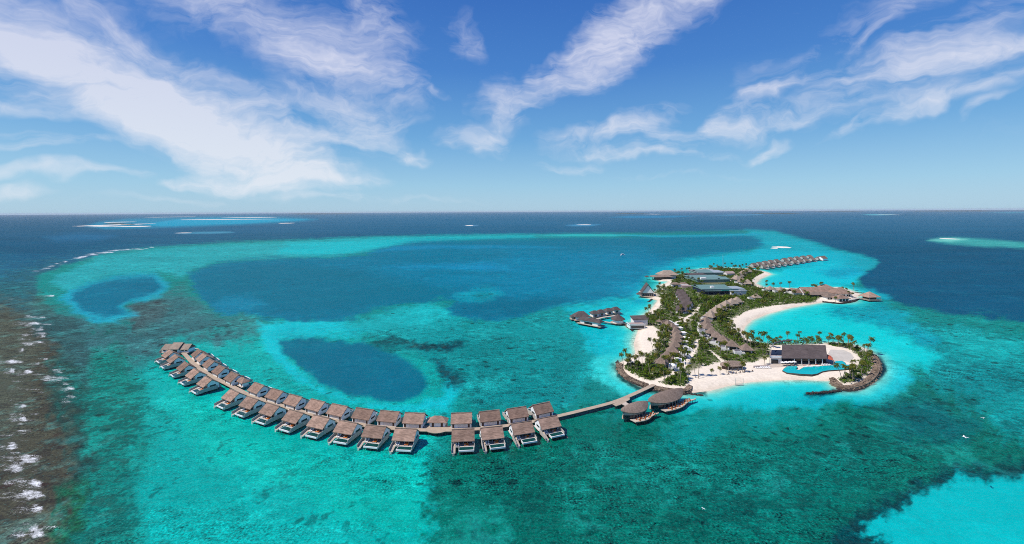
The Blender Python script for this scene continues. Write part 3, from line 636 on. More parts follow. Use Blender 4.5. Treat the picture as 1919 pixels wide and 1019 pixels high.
def make_island():
    L = np.array(LANDW); st = 1.7
    gx = np.arange(L[:, 0].min() - 8, L[:, 0].max() + 8, st); gy = np.arange(L[:, 1].min() - 8, L[:, 1].max() + 8, st * 1.5)
    X, Y = np.meshgrid(gx, gy, indexing='ij'); x = X.ravel().astype(np.float32); y = Y.ravel().astype(np.float32)
    d = np.full(x.shape, -50, np.float32)
    d = sdf(LANDW, x, y)
    keep = d > -6
    n1 = NZ[0].fbm(x / 14, y / 14, 4); n2 = NZ[1].fbm(x / 5, y / 5, 3)
    z = np.where(d > 0, GZ * sstep(0, 9, d), np.maximum(d * .12, -.9)) + .18 * n1 * sstep(2, 8, d)
    col = np.tile(np.array((.75, .655, .535), np.float32), (x.size, 1))
    wet = (1 - sstep(.5, 6, d + 5 * n1))[:, None] * .55
    col = col * (1 - wet) + np.array((.56, .45, .33), np.float32) * wet
    for dd_, ww_, kk_ in ((4.2, .35, .20), (6.5, .5, .12)):
        wr = np.exp(-((d - dd_ - 9 * n1) / ww_) ** 2)[:, None] * kk_
        col = col * (1 - wr) + np.array((.33, .26, .17), np.float32) * wr
    px, py = w2p(x, y); px = px.astype(np.float32); py = py.astype(np.float32)
    veg = np.zeros(x.size, np.float32)
    for k, p in VEG.items():
        pw = [tuple(P(*q)[:2]) for q in p]
        v = sdf(pw, x, y) + 7 * n1 + 5 * n2
        veg = np.maximum(veg, sstep(-1.0, 3.0, v) * (.86 if k not in ('hookrim', 'westbeach') else .7))
    for line, w in PATHS:
        lw = [P(*q) for q in line]
        dd = np.full(x.size, 1e9, np.float32)
        for a, b in zip(lw, lw[1:]):
            e = b - a; t = np.clip(((x - a.x) * e.x + (y - a.y) * e.y) / e.length_squared, 0, 1)
            dd = np.minimum(dd, np.hypot(x - a.x - e.x * t, y - a.y - e.y * t))
        veg *= sstep(w * .7, w * 1.25, dd + 1.2 * n2)
    veg *= np.where(NZ[2].fbm(x / 9, y / 9, 3) > .20, .35, 1.0)
    soil = np.array((.070, .090, .024), np.float32)
    col = col * (1 - veg[:, None]) + soil * (1 + .8 * n2[:, None]) * veg[:, None]
    col *= (1 + .12 * n1 + .08 * n2)[:, None]
    nx, ny = X.shape
    idx = np.arange(x.size).reshape(nx, ny)
    f = np.stack([idx[:-1, :-1], idx[1:, :-1], idx[1:, 1:], idx[:-1, 1:]], -1).reshape(-1, 4)
    f = f[keep[f].any(1)]
    used = np.unique(f); mp = np.full(x.size, -1); mp[used] = np.arange(used.size); f = mp[f]
    me = bpy.data.meshes.new('island_ground')
    me.from_pydata(np.stack([x, y, z], 1)[used].tolist(), [], f.tolist())
    me.polygons.foreach_set('use_smooth', np.ones(len(f), bool))
    a = me.attributes.new('tint', 'FLOAT_COLOR', 'POINT'); c4 = np.ones((used.size, 4), np.float32); c4[:, :3] = np.clip(col[used], 0, 1); a.data.foreach_set('color', c4.ravel())
    m = bpy.data.materials.new('coral sand and soil'); m.use_nodes = True; m.node_tree.nodes.clear(); N = NT(m.node_tree)
    pos = N.n('ShaderNodeNewGeometry').outputs['Position']
    k = N.mr(N.m('ADD', N.m('MULTIPLY', N.noise(pos, .6, 4, .6), .6), N.m('MULTIPLY', N.noise(pos, 2.2, 3, .6), .4)), .3, .7, .84, 1.12)
    c = N.mix(1.0, N.n('ShaderNodeAttribute', attribute_name='tint').outputs['Color'], N.n('ShaderNodeCombineXYZ', i_0=k, i_1=k, i_2=k).outputs[0], 'MULTIPLY')
    bs = N.n('ShaderNodeBsdfPrincipled', i_Base_Color=c, i_Roughness=.95); bs.inputs['Specular IOR Level'].default_value = .1
    o_ = N.n('ShaderNodeOutputMaterial'); N.nt.links.new(bs.outputs[0], o_.inputs[0])
    me.materials.append(m)
    o = bpy.data.objects.new('island_ground', me); COL.objects.link(o); o['kind'] = 'structure'
make_island()
# low banks of bare sand and far wooded islets
def bank(name, px, py, hw, hh, h, m, seed=1, kind='structure'):
    c = P(px, py); a = (P(px + hw, py) - P(px - hw, py)).length / 2
    b = abs(P(px, py - hh).y - P(px, py + hh).y) / 2
    r = random.Random(seed); mb = MB(); n = 40; rings = (1.0, .8, .55, .3)
    ph = [r.uniform(0, 6.3) for _ in range(4)]
    vs = []
    for k in rings:
        for i in range(n):
            t = 2 * math.pi * i / n
            w = 1 + .16 * math.sin(2 * t + ph[0]) + .10 * math.sin(3 * t + ph[1]) + .07 * math.sin(7 * t + ph[2])
            vs.append((a * k * w * math.cos(t), b * k * w * math.sin(t), -.3 + (h + .3) * (1 - k ** 2)))
    vs.append((0, 0, h))
    fs = []
    for q in range(len(rings) - 1):
        for i in range(n): fs.append((q * n + i, q * n + (i + 1) % n, (q + 1) * n + (i + 1) % n, (q + 1) * n + i))
    for i in range(n): fs.append(((len(rings) - 1) * n + i, (len(rings) - 1) * n + (i + 1) % n, len(vs) - 1))
    mb.add(vs, fs); o = mb.build(name, m, smooth=True, loc=c); o['kind'] = kind; return o
M['sand'] = mat('coral sand', (.76, .69, .60), .95, .08, .1)
M['islet'] = mat('far islet woods', (.035, .06, .05), .95, .3, .02)
bank('sandbank', 1465, 463, 17, 1.9, 1.2, M['sand'], 1)
bank('sandbank', 1451, 465, 8, .8, .8, M['sand'], 2)
bank('sandbank', 1778, 447.2, 11, 1.4, 1.2, M['sand'], 3)
for i, (x, y, w, h) in enumerate([(216, 421.2, 24, 2.2), (250, 424, 30, .9), (224, 416, 18, .7), (190, 424.5, 14, .7), (320, 406.4, 16, .5), (420, 411, 70, .45), (470, 407.2, 34, .45), (537, 418, 14, .5), (345, 436.4, 12, .45), (880, 422.4, 9, .5), (1095, 421, 16, .45), (1665, 402.2, 11, .4), (1216, 400.8, 13, .5), (1190, 416, 0.1, .1)][:-1]):
    bank('sandbank', x, y, w, h, 2.0, M['sand'], i + 10)
for i, (x, y, w, h, z) in enumerate([(1176, 400.5, 11, .6, 22), (1455, 400.2, 15, .7, 24), (1772, 396, 13, .35, 40), (1820, 395.6, 6, .3, 36), (576, 400.6, 12, .4, 40), (1570, 396.2, 14, .3, 40), (622, 401, 20, .4, 34), (216, 419.6, 14, .5, 9), (240, 420.6, 9, .4, 8), (1205, 400.6, 5, .4, 14)]):
    bank('wooded_islet', x, y, w, h, z, M['islet'], i + 40)

# ------------------------------------------------------------------ the water villas along the boardwalk
WALK = [(338,655),(349,666),(362,680),(380,694),(404,708),(432,722),(462,737),(500,751),(540,763),(585,776),(630,787),(680,796),(735,802),(790,805),(845,805.5),(897,803),(950,797),(1003,788.5),(1040,780.5),(1090,768.5),(1148,753.5),(1185,739),(1226,720)]
def smooth_line(pts, n=8):
    out = []
    for i in range(len(pts) - 1):
        p0, p1, p2, p3 = pts[max(i - 1, 0)], pts[i], pts[i + 1], pts[min(i + 2, len(pts) - 1)]
        for k in range(n):
            t = k / n
            out.append(.5 * ((2 * p1) + (p2 - p0) * t + (2 * p0 - 5 * p1 + 4 * p2 - p3) * t * t + (3 * p1 - p0 - 3 * p2 + p3) * t ** 3))
    out.append(pts[-1]); return out
DZ = 2.0
walk = smooth_line([P(x, y, DZ) for x, y in WALK])
def ribbon(mb, line, hw, z0, z1):
    n = len(line); L = []; Rr = []
    for i, p in enumerate(line):
        d = (line[min(i + 1, n - 1)] - line[max(i - 1, 0)]); d.z = 0; d.normalize()
        s = Vector((-d.y, d.x, 0)); w = hw[i] if isinstance(hw, list) else hw
        L.append(p + s * w); Rr.append(p - s * w)
    vs = []
    for a, b in zip(L, Rr): vs += [(a.x, a.y, z1), (b.x, b.y, z1), (b.x, b.y, z0), (a.x, a.y, z0)]
    fs = [(0, 1, 2, 3), (4 * n - 1, 4 * n - 2, 4 * n - 3, 4 * n - 4)]
    for i in range(n - 1):
        a, b = 4 * i, 4 * i + 4
        fs += [(a, b, b + 1, a + 1), (a + 1, b + 1, b + 2, a + 2), (a + 2, b + 2, b + 3, a + 3), (a + 3, b + 3, b, a)]
    mb.add(vs, fs)
def along(line, step):
    out = []; acc = 0; nxt = 0
    for a, b in zip(line, line[1:]):
        l = (b - a).length
        while nxt <= acc + l and l > 0:
            t = (nxt - acc) / l; d = (b - a).normalized(); out.append((a.lerp(b, t), d)); nxt += step
        acc += l
    return out
def boardwalk(name, label, line, hw, step, m, z=DZ, rail=False):
    t = thing(name, label, 'boardwalk', (0, 0, 0))
    mb = MB(); ribbon(mb, line, hw, z - .28, z); mb.build('deck', m, t)
    bm = MB(); ribbon(bm, line, hw * .82, z - .75, z - .29); bm.build('bearer', M['pile'], t)
    k = 0
    w = hw if not isinstance(hw, list) else hw[0]
    for p, d in along(line, step):
        s = Vector((-d.y, d.x, 0))
        for q in (-1, 1):
            if k >= 100: break
            pb = MB(); c = p + s * q * w * .8; pb.cyl(c.x, c.y, -1.5, z - .3, .17, n=6); pb.build('pile', M['pile'], t); k += 1
    return t
boardwalk('boardwalk', 'long curved timber boardwalk on piles between the two rows of water villas', walk, 1.45, 9.2, M['deck'])
# passing place and spur to the restaurants
pa = P(1168, 748, DZ); pb_ = P(1192, 740, DZ); pc = P(1182, 753, DZ); pd = P(1199, 763, DZ)
ax = (pb_ - pa).normalized(); nrm = Vector((ax.y, -ax.x, 0))
def quadprism(name, pts, z0, z1, m, parent=None):
    pts = [(p.x, p.y) for p in pts]
    ar = sum(a[0] * b[1] - b[0] * a[1] for a, b in zip(pts, pts[1:] + pts[:1]))
    if ar < 0: pts = pts[::-1]
    return MB().prism(pts, z0, z1).build(name, m, parent)
t = thing('landing_deck', 'square timber landing deck beside the boardwalk with a spur to the round roofed restaurants', 'deck')
quadprism('deck', [P(1148,757,DZ), P(1180,744.5,DZ), P(1180,748.5,DZ), P(1163,758,DZ), P(1155,760.5,DZ)], DZ - .26, DZ - .004, M['deck'], t)
quadprism('spur', [P(1164,756,DZ), P(1171,752,DZ), P(1190,763,DZ), P(1182,765,DZ)], DZ - .25, DZ - .008, M['deck_pale'], t)
for x, y in ((1153,759),(1163,757),(1178,748),(1184,763),(1190,761)):
    q = P(x, y, DZ); MB().cyl(q.x, q.y, -1.5, DZ - .27, .18, n=6).build('pile', M['pile'], t)

# one villa, ridge along local x, pool and stairs on the -y (sea) side
VW, VD, ZE, ZR = 5.3, 4.9, 4.35, 7.7
def make_villa():
    t = thing('water_villa', 'villa', 'villa')
    r = MB().gable(-VW, VW, -VD, VD - .3, ZE, 0, ZR, .34); ro = r.build('roof', M['thatch'], t)
    MB().box(-VW - .06, VW + .06, -.28, .28, ZR - .12, ZR + .10).build('ridge_cap', M['thatch_grey'], ro)
    zr = lambda y: ZR - (ZR - ZE) * abs(y) / VD - .48
    w = MB().prism_x([(-2.3, DZ), (3.9, DZ), (3.9, zr(3.9)), (0, zr(0) - .05), (-2.3, zr(2.3))], -5.0, 5.0); w.build('house_wall', M['wall_grey'], t)
    wi = MB().box(-4.2, 4.2, -2.40, -2.302, DZ + .1, DZ + 2.75).build('glazed_front', M['glass'], t)
    f = MB()
    for x in (-4.2, -2.1, 0, 2.1, 4.2): f.box(x - .09, x + .09, -2.50, -2.402, DZ + .1, DZ + 2.8)
    f.box(-4.29, 4.29, -2.495, -2.403, DZ + 2.81, DZ + 2.95); f.build('window_frame', M['wall_grey'], wi)
    for s in (-1, 1):
        g = MB(); a, b = sorted((s * 5.003, s * 5.05)); g.box(a, b, -1.3, 2.1, DZ + 1.5, DZ + 2.35); g.build('window', M['glass'], t)
    MB().box(-2.9, 2.0, 3.903, 3.96, DZ + .15, DZ + 2.25).build('wall_panel', M['wall_white'], t)
    MB().box(-4.2, -3.2, 3.903, 3.97, DZ, DZ + 2.1).build('door', M['door'], t)
    MB().box(3.5, 4.5, 3.903, 3.97, DZ, DZ + 2.1).build('louvre', M['door'], t)
    MB().prism([(-5.1, -5.2), (5.1, -5.2), (5.1, 5.6), (-5.1, 5.6)], DZ - .26, DZ - .01).build('deck', M['deck_pale'], t)
    p = MB()
    p.box(-1.9, 5.0, -8.75, -8.35, 1.45, DZ + .12).box(-1.9, 5.0, -5.36, -5.21, .9, DZ + .02).box(-1.9, -1.75, -8.35, -5.36, 1.0, DZ + .04).box(4.85, 5.0, -8.35, -5.36, 1.0, DZ + .04)
    MB().box(-1.75, 4.85, -8.34, -5.37, .9, 1.3).build('pool_floor', M['pile'], t)
    po = p.build('plunge_pool', M['pool_rim'], t)
    MB().add([(-1.75, -8.35, DZ - .06), (4.85, -8.35, DZ - .06), (4.85, -5.36, DZ - .06), (-1.75, -5.36, DZ - .06)], [(0, 1, 2, 3)]).build('pool_water', M['pool_water'], po)
    s = MB()
    for k in range(7): s.box(-5.1, -3.4, -5.21 - .5 * (k + 1), -5.21 - .5 * k, DZ - .36 - .13 * k, DZ - .14 - .13 * k)
    so = s.build('stair', M['deck_pale'], t)
    l = MB().box(-4.6, -4.45, -9.05, -8.9, -.4, 1.2).box(-4.0, -3.85, -9.05, -8.9, -.4, 1.2)
    for k in range(4): l.box(-4.45, -4.0, -9.02, -8.93, -.1 + k * .3, .0 + k * .3)
    l.build('ladder', M['wall_white'], so)
    for sx in (-1, 1):
        y0 = -7.9 if sx > 0 else -8.6; q = MB(); x0, x1 = sorted((sx * 5.13, sx * 5.27))
        q.prism_x([(y0, DZ - .7), (3.0 if sx > 0 else -2.0, DZ - .7), (3.0 if sx > 0 else -2.0, DZ + 1.45), (-2.4, DZ + 1.6), (y0, DZ + (1.0 if sx > 0 else .35))], x0, x1)
        q.build('side_screen', M['timber'], t)
    k = 0
    for x in (-4.6, -1.5, 1.6, 4.6):
        for y in (-8.2, -4.6, -.5, 3.6):
            if y < -8 and x < -2: continue
            b = MB(); b.cyl(x, y, -1.5, .9 if y < -8 else DZ - .27, .17, n=6); b.build('pile', M['pile'], t)
    for x in (-5.0, 5.0): MB().box(x - .11, x + .11, -4.45, -4.25, DZ, ZE - .2).build('post', M['timber'], t)
    return t
villa0 = make_villa()
for o in bpy.data.objects: pass
index_kids(villa0)
def villa_loc(px, py): return P(px, py, 5.6)                       # the roof's middle shows here
def near_tangent(p):
    i = min(range(len(walk)), key=lambda k: (walk[k] - p).xy.length)
    d = walk[min(i + 3, len(walk) - 1)] - walk[max(i - 3, 0)]
    return math.atan2(d.y, d.x), walk[i]
ORD = ['first', 'second', 'third', 'fourth', 'fifth', 'sixth', 'seventh', 'eighth', 'ninth', 'tenth', 'eleventh', 'twelfth', 'thirteenth']
USED = []; villas = []
# (roof middle), seaward: True = pool on our side
front_l = [(440,739),(474,752.5),(512,765),(556,778),(603,788),(653,798),(705,805.5),(761,811)]
front_r = [(868,812),(921,808),(977,799),(1026,789)]
back_l = [(486,725.5),(520,737),(555,748),(596,757),(637,766),(684,773),(731,777.5),(778,781)]
back_r = [(865,781),(917,777),(968,771),(1014,763)]
outer = [(321,662),(331,671.5),(350,686),(368.5,699),(391,714)]
inner = [(374,661.5),(384,669),(397,680),(416,692),(440,705)]
def put_villa(px, py, sea, label, group, adj=0.0):
    p = villa_loc(px, py); a, w = near_tangent(p)
    if sea:
        rz = a
    else:
        rz = a + math.pi
    rz += adj
    if not USED:
        o = villa0; USED.append(1)
    else:
        o = copy_tree(villa0)
    o.location = (p.x, p.y, 0); o.rotation_euler = (0, 0, rz); o['label'] = label; o['group'] = group; o['category'] = 'villa'
    villas.append((o, p, rz, sea, label)); return o
GF, GB = 'water villas in the seaward row with plunge pools', 'water villas in the row behind the boardwalk'
for i, (x, y) in enumerate(front_l):
    n = len(front_l) - i
    put_villa(x, y, True, f'front row water villa, {ORD[n-1]} to the left of the half round deck' if n > 1 else 'front row water villa, just left of the half round deck', GF)
for i, (x, y) in enumerate(front_r):
    put_villa(x, y, True, ('front row water villa, just right of the half round deck', 'front row water villa, second to the right of the half round deck', 'front row water villa, last but one before the bare bridge', 'front row water villa with sloping grey screen, end of row by the bare bridge')[i], GF)
for i, (x, y) in enumerate(back_l):
    n = len(back_l) - i
    put_villa(x, y, False, f'back row water villa, {ORD[n-1]} to the left of the small hipped kiosk' if n > 1 else 'back row water villa, just left of the small hipped kiosk', GB)
for i, (x, y) in enumerate(back_r):
    put_villa(x, y, False, ('back row water villa, just right of the small hipped kiosk', 'back row water villa, second to the right of the hipped kiosk', 'back row water villa, last but one before the bare bridge', 'back row water villa, at the end by the bare bridge')[i], GB)
for i, (x, y) in enumerate(outer):
    put_villa(x, y, True, ('water villa on the outer left side, nearest to the wide three part house', 'water villa on the outer left side, second from the wide three part house', 'water villa in the middle of the five on the outer left side', 'water villa on the outer left side, last but one before the gap', 'water villa on the outer left side at the gap, its pale gable in full view')[i], 'water villas on the outer left side', adj=(0.10, .05, 0, 0, 0)[i])
for i, (x, y) in enumerate(inner):
    put_villa(x, y, False, ('water villa on the inner side of left end, nearest the wide three part house', 'water villa on the inner side of left end, second from the wide house', 'water villa in the middle of the five inside the curve at the left end', 'water villa inside the left curve, last but one before the small roofed kiosk', 'water villa inside the left curve, just above the small roofed kiosk')[i], 'water villas inside the curve at the left end')
# the ramp that hangs beside the last front villa
o, p, rz, _, _ = villas[11]
rp = MB().prism_x([(-9.0, -.3), (-9.0, .1), (3.0, 3.3), (3.0, 1.9)], 6.4, 6.75); ro = rp.build('sloping_screen', M['slate'], o)
rt = MB().add([(6.75, -9, .1), (8.6, -8.2, .2), (6.75, 3, 3.3)], [(0, 1, 2)])
# loungers and day beds on the terraces that face us
lb = thing('sun_lounger', 'lounger', 'sun lounger')
MB().box(-.33, .33, -1.0, .35, .22, .36).build('seat', M['white'], lb)
MB().add([(-.33, .35, .24), (.33, .35, .24), (.33, 1.0, .85), (-.33, 1.0, .85), (-.33, .35, .36), (.33, .35, .36), (.33, .95, .97), (-.33, .95, .97)], [(0, 1, 2, 3), (4, 7, 6, 5), (0, 4, 5, 1), (1, 5, 6, 2), (2, 6, 7, 3), (3, 7, 4, 0)]).build('backrest', M['white'], lb)
for x in (-.27, .27):
    for y in (-.9, .3): MB().box(x - .03, x + .03, y - .03, y + .03, 0, .22).build('leg', M['timber'], lb)
dbd = thing('day_bed', 'bed', 'day bed')
MB().box(-1.0, 1.0, -.55, .55, .0, .3).build('base', M['timber'], dbd)
MB().box(-.97, .97, -.52, .5, .302, .5).build('mattress', M['orange'], dbd)
MB().box(-1.0, 1.0, .5, .72, .25, .95).build('backrest', M['orange'], dbd)
MB().box(-.9, -.4, -.1, .4, .502, .66).build('cushion', M['white'], dbd)
index_kids(lb); index_kids(dbd)
first = True
for o, p, rz, sea, label in villas:
    if not sea: continue
    where = label.split(', ', 1)[1] if ', ' in label else label
    where = label.replace('front row water villa, ', '').replace('front row water villa with sloping grey screen, ', '').replace('water villa ', '')
    for proto, nm, lx, ly, rr in ((lb, 'white', -3.1, -4.1, .12), (lb, 'white2', -2.1, -4.1, -.05), (dbd, 'orange', 1.5, -4.35, .06)):
        q = copy_tree(proto) if not first else None
        if q is None:
            if nm == 'white': q = proto
            elif nm == 'orange': q = proto
            else: q = copy_tree(proto)
        v = Matrix.Rotation(rz, 3, 'Z') @ Vector((lx, ly, 0))
        q.location = (p.x + v.x, p.y + v.y, DZ - .008); q.rotation_euler = (0, 0, rz + rr)
        if proto is lb: q['label'] = ('left' if nm == 'white' else 'right') + ' white lounger of villa ' + where; q['group'] = 'white loungers on the villa terraces'
        else: q['label'] = 'orange day bed of villa ' + where; q['group'] = 'orange day beds on the villa terraces'
        ws = q['label'].split()
        if len(ws) > 16: q['label'] = ' '.join(ws[:16])
    first = False

# wide house at the left end
t = thing('end_house', 'wide water house with three stepped shingle roofs at the far left boardwalk end', 'villa', P(335, 662, 0), R(-2))
for n_, (x0, x1, ze, zr_, y0, y1) in enumerate(((-10.8, -3.6, 4.2, 7.4, -4.6, 4.6), (-4.0, 3.8, 4.9, 8.6, -5.6, 5.0), (3.5, 10.8, 4.3, 7.6, -4.4, 4.6))):
    MB().gable(x0, x1, y0, y1, ze, 0, zr_, .35).build('roof', M['thatch_pale'], t)
MB().box(-10.4, -3.7, -3.4, 3.4, DZ, 4.3).box(3.5, 10.4, -3.2, 3.4, DZ, 4.35).box(-3.7, 3.5, -3.9, 3.6, DZ, 5.0).build('house_wall', M['wall_grey'], t)
MB().box(-1.6, 1.8, -4.0, -3.903, DZ + .02, DZ + 2.4).build('door', M['door'], t)
for x0, x1 in ((4.6, 6.6), (7.6, 9.4), (-9.6, -7.8), (-6.6, -4.8)):
    MB().box(x0, x1, -3.46 if x0 < 0 else -3.26, -3.403 if x0 < 0 else -3.203, DZ + .9, DZ + 2.0).build('window', M['glass'], t)
MB().box(-11.2, 11.2, -5.2, 6.5, DZ - .26, DZ - .01).build('deck', M['deck_pale'], t)
MB().box(-11.4, -11.2, -5.2, 6.5, DZ - .5, DZ + 1.5).build('side_screen', M['timber'], t)
for x in (-10, -6, -2, 2, 6, 10):
    for y in (-4.5, 0, 5): MB().cyl(x, y, -1.5, DZ - .27, .18, n=6).build('pile', M['pile'], t)

def kiosk(name, label, px, py, rz, a, b, extra=None, z=DZ, h=2.4, rise=2.3):
    t = thing(name, label, 'kiosk', P(px, py, 0), rz)
    MB().hip(0, 0, a, b, z + h, z + h + rise, a * .35).build('roof', M['thatch'], t)
    MB().box(-a * .78, a * .78, -b * .7, b * .7, z, z + h).build('house_wall', M['wall_grey'], t)
    for x in (-a * .45, a * .45): MB().box(x - .55, x + .55, -b * .7 - .06, -b * .7 - .003, z + .02, z + 2.0).build('door', M['door'], t)
    MB().box(-a * .95, a * .95, -b * 1.0, b * .9, z - .26, z - .012).build('deck', M['deck_pale'], t)
    for x in (-a * .85, a * .85):
        for y in (-b * .8, b * .8): MB().cyl(x, y, -1.5, z - .27, .16, n=6).build('pile', M['pile'], t)
    return t
a_, w_ = near_tangent(P(821, 805, DZ))
kiosk('kiosk', 'small hipped kiosk behind the half round deck in the gap between villas', 821, 803.5, a_, 5.0, 2.7)
pk = P(455.5, 726, 0); a_, w_ = near_tangent(pk)
kiosk('kiosk', 'small roofed kiosk in the gap of the left villa rows', 455.5, 726.5, a_, 4.6, 2.6)
hp = P(821, 807, 0); a_, _ = near_tangent(hp)
t = thing('round_deck', 'half round timber deck on piles in the gap of the front row', 'deck', (hp.x, hp.y, 0), a_)
pts = [(7.2 * math.cos(math.pi + math.pi * i / 20), 1.2 + 7.6 * math.sin(math.pi + math.pi * i / 20)) for i in range(21)]
MB().prism(pts, DZ - .27, DZ - .004).build('deck', M['deck'], t)
for i in (2, 6, 10, 14, 18): MB().cyl(pts[i][0] * .9, pts[i][1] * .9, -1.5, DZ - .28, .17, n=6).build('pile', M['pile'], t)
MB().box(-4.4, 4.4, 1.6, 2.2, DZ, DZ + .5).build('bench', M['deck_pale'], t)

# ------------------------------------------------------------------ leaf roofed restaurants over the water
def lens_roof(L, Wd, ze, zr, tip, n=28, m=10, th=.4):
    """a pointed oval shell with a crowned ridge, tips a little raised"""
    vs = []; fs = []
    rows = []
    for i in range(n + 1):
        s = -1 + 2 * i / n
        half = Wd * (1 - abs(s) ** 2.0) ** .85 + .02
        e = ze + (tip - ze) * abs(s) ** 3; r = tip + (zr - tip) * (1 - s * s) ** .75
        row = []
        for j in range(m + 1):
            q = -1 + 2 * j / m
            row.append((s * L / 2, q * half, r + (e - r) * abs(q) ** 1.35))
        rows.append(row)
    for row in rows: vs += row
    k = m + 1
    for row in rows: vs += [(x, y, z - th) for x, y, z in row]
    o = (n + 1) * k
    for i in range(n):
        for j in range(m):
            a = i * k + j
            fs += [(a, a + k, a + k + 1, a + 1), (o + a, o + a + 1, o + a + k + 1, o + a + k)]
        a = i * k; fs += [(a, o + a, o + a + k, a + k)]; a = i * k + m; fs += [(a, a + k, o + a + k, o + a)]
    return vs, fs
def lens_outline(L, y0, y1, n=24, p=.85, x0=-1, x1=1):
    top = []; bot = []
    for i in range(n + 1):
        s = x0 + (x1 - x0) * i / n
        h = (1 - min(1, abs(s)) ** 2) ** p
        bot.append((s * L / 2, y0 * h)); top.append((s * L / 2, y1 * h))
    pts = bot + top[::-1][1:-1] if y1 != 0 or True else bot
    return pts
def leaf_pavilion(name, label, pa, pb, wid, chairs, group_label):
    a, b = P(*pa, 6.0), P(*pb, 6.0); c = (a + b) / 2; L = (b - a).xy.length
    rz = math.atan2(b.y - a.y, b.x - a.x)
    t = thing(name, label, 'restaurant', (c.x, c.y, 0), rz)
    vs, fs = lens_roof(L, wid, 5.3, 8.4, 6.6); ro = MB().add(vs, fs).build('roof', M['thatch_grey'], t, smooth=False)
    wall = lens_outline(L * .86, -wid * .70, wid * .72)
    MB().prism(wall, DZ, 3.9).build('glazing', M['glass'], t)
    MB().prism(lens_outline(L * .88, -wid * .76, wid * .76), 3.903, 5.25).build('fascia', M['deck_pale'], t)
    MB().prism(lens_outline(L * .92, -wid * .20, wid * .95), DZ - .3, DZ - .015).build('floor', M['deck'], t)
    # boat shaped terrace on the near side
    n = 24; out = []; inn = []
    for i in range(n + 1):
        s = -.62 + 1.84 * i / n
        tip = -wid * .86 - .9
        h = wid * .74 * max(0, 1 - min(1, abs(s)) ** 2) ** .8
        k = max(0, min(1, (s - .35) / .85)); k = k * k * (3 - 2 * k)
        inn.append((s * L / 2, (-h - .02) * (1 - k) + tip * k))
        w_ = 3.6 * max(0, 1 - max(0, (s + .1) / 1.32) ** 2.2) ** .8 + .06
        out.append((s * L / 2, inn[-1][1] - w_ - .5 * (1 - k) * max(0, 1 - abs(s - .3))))
    MB().prism(out + inn[::-1], DZ - .34, DZ - .02).build('terrace', M['deck_pale'], t)
    g = MB()
    for (x0, y0), (x1, y1) in zip(out, out[1:]): g.bar((x0, y0, DZ + .0), (x1, y1, DZ + .0), .22, 5)
    g.build('gunwale', M['deck'], t)
    for i in range(1, n, 2):
        x, y = out[i]; MB().cyl(x, y * .96, -1.5, DZ - .36, .17, n=6).build('pile', M['pile'], t)
    for i in range(6):
        s = -.5 + 1.0 * i / 5; x = s * L * .86 / 2; y = -wid * .74 * (1 - s * s) ** .85
        MB().cyl(x, y - .5, DZ, 5.3, .13, n=6).build('column', M['timber'], t)
    ca, sa = math.cos(rz), math.sin(rz)
    dirs = []
    for k in range(chairs):
        i = 3 + (n - 6) * (k + .5) / chairs; i0 = int(i)
        x = out[i0][0] * .55 + inn[i0][0] * .45; y = out[i0][1] * .52 + inn[i0][1] * .48
        dirs.append((c.x + x * ca - y * sa, c.y + x * sa + y * ca, rz + .3 * (k % 3)))
    return t, dirs
t1, d1 = leaf_pavilion('leaf_roof_restaurant', 'smaller leaf roofed water restaurant with orange seats on its boat shaped terrace', (1164, 771), (1214, 754), 5.0, 5, '')
t2, d2 = leaf_pavilion('leaf_roof_restaurant', 'larger leaf roofed water restaurant right of the smaller one, by the rock wall', (1215, 754), (1279, 729), 6.2, 7, '')
set0 = thing('dining_set', 'set', 'dining set')
MB().cyl(0, 0, 0, .7, .08, n=6).cyl(0, 0, .701, .76, .55, n=12).build('table', M['deck'], set0)
for i in range(3):
    a = i * 2.1 + .4; x, y = 1.0 * math.cos(a), 1.0 * math.sin(a)
    ch = MB().box(-.3, .3, -.3, .3, .12, .46, a, (x, y)).box(.22, .32, -.3, .3, .46, .95, a, (x, y)); ch.build('chair', M['orange'], set0)
index_kids(set0); fst = True
for nm, dd in (('smaller', d1), ('larger', d2)):
    for k, (x, y, r) in enumerate(dd):
        q = set0 if fst else copy_tree(set0); fst = False
        q.location = (x, y, DZ - .02); q.rotation_euler = (0, 0, r)
        q['label'] = f'table with orange chairs on the terrace of the {nm} leaf roofed restaurant'; q['group'] = f'orange dining sets on the terrace of the {nm} restaurant'

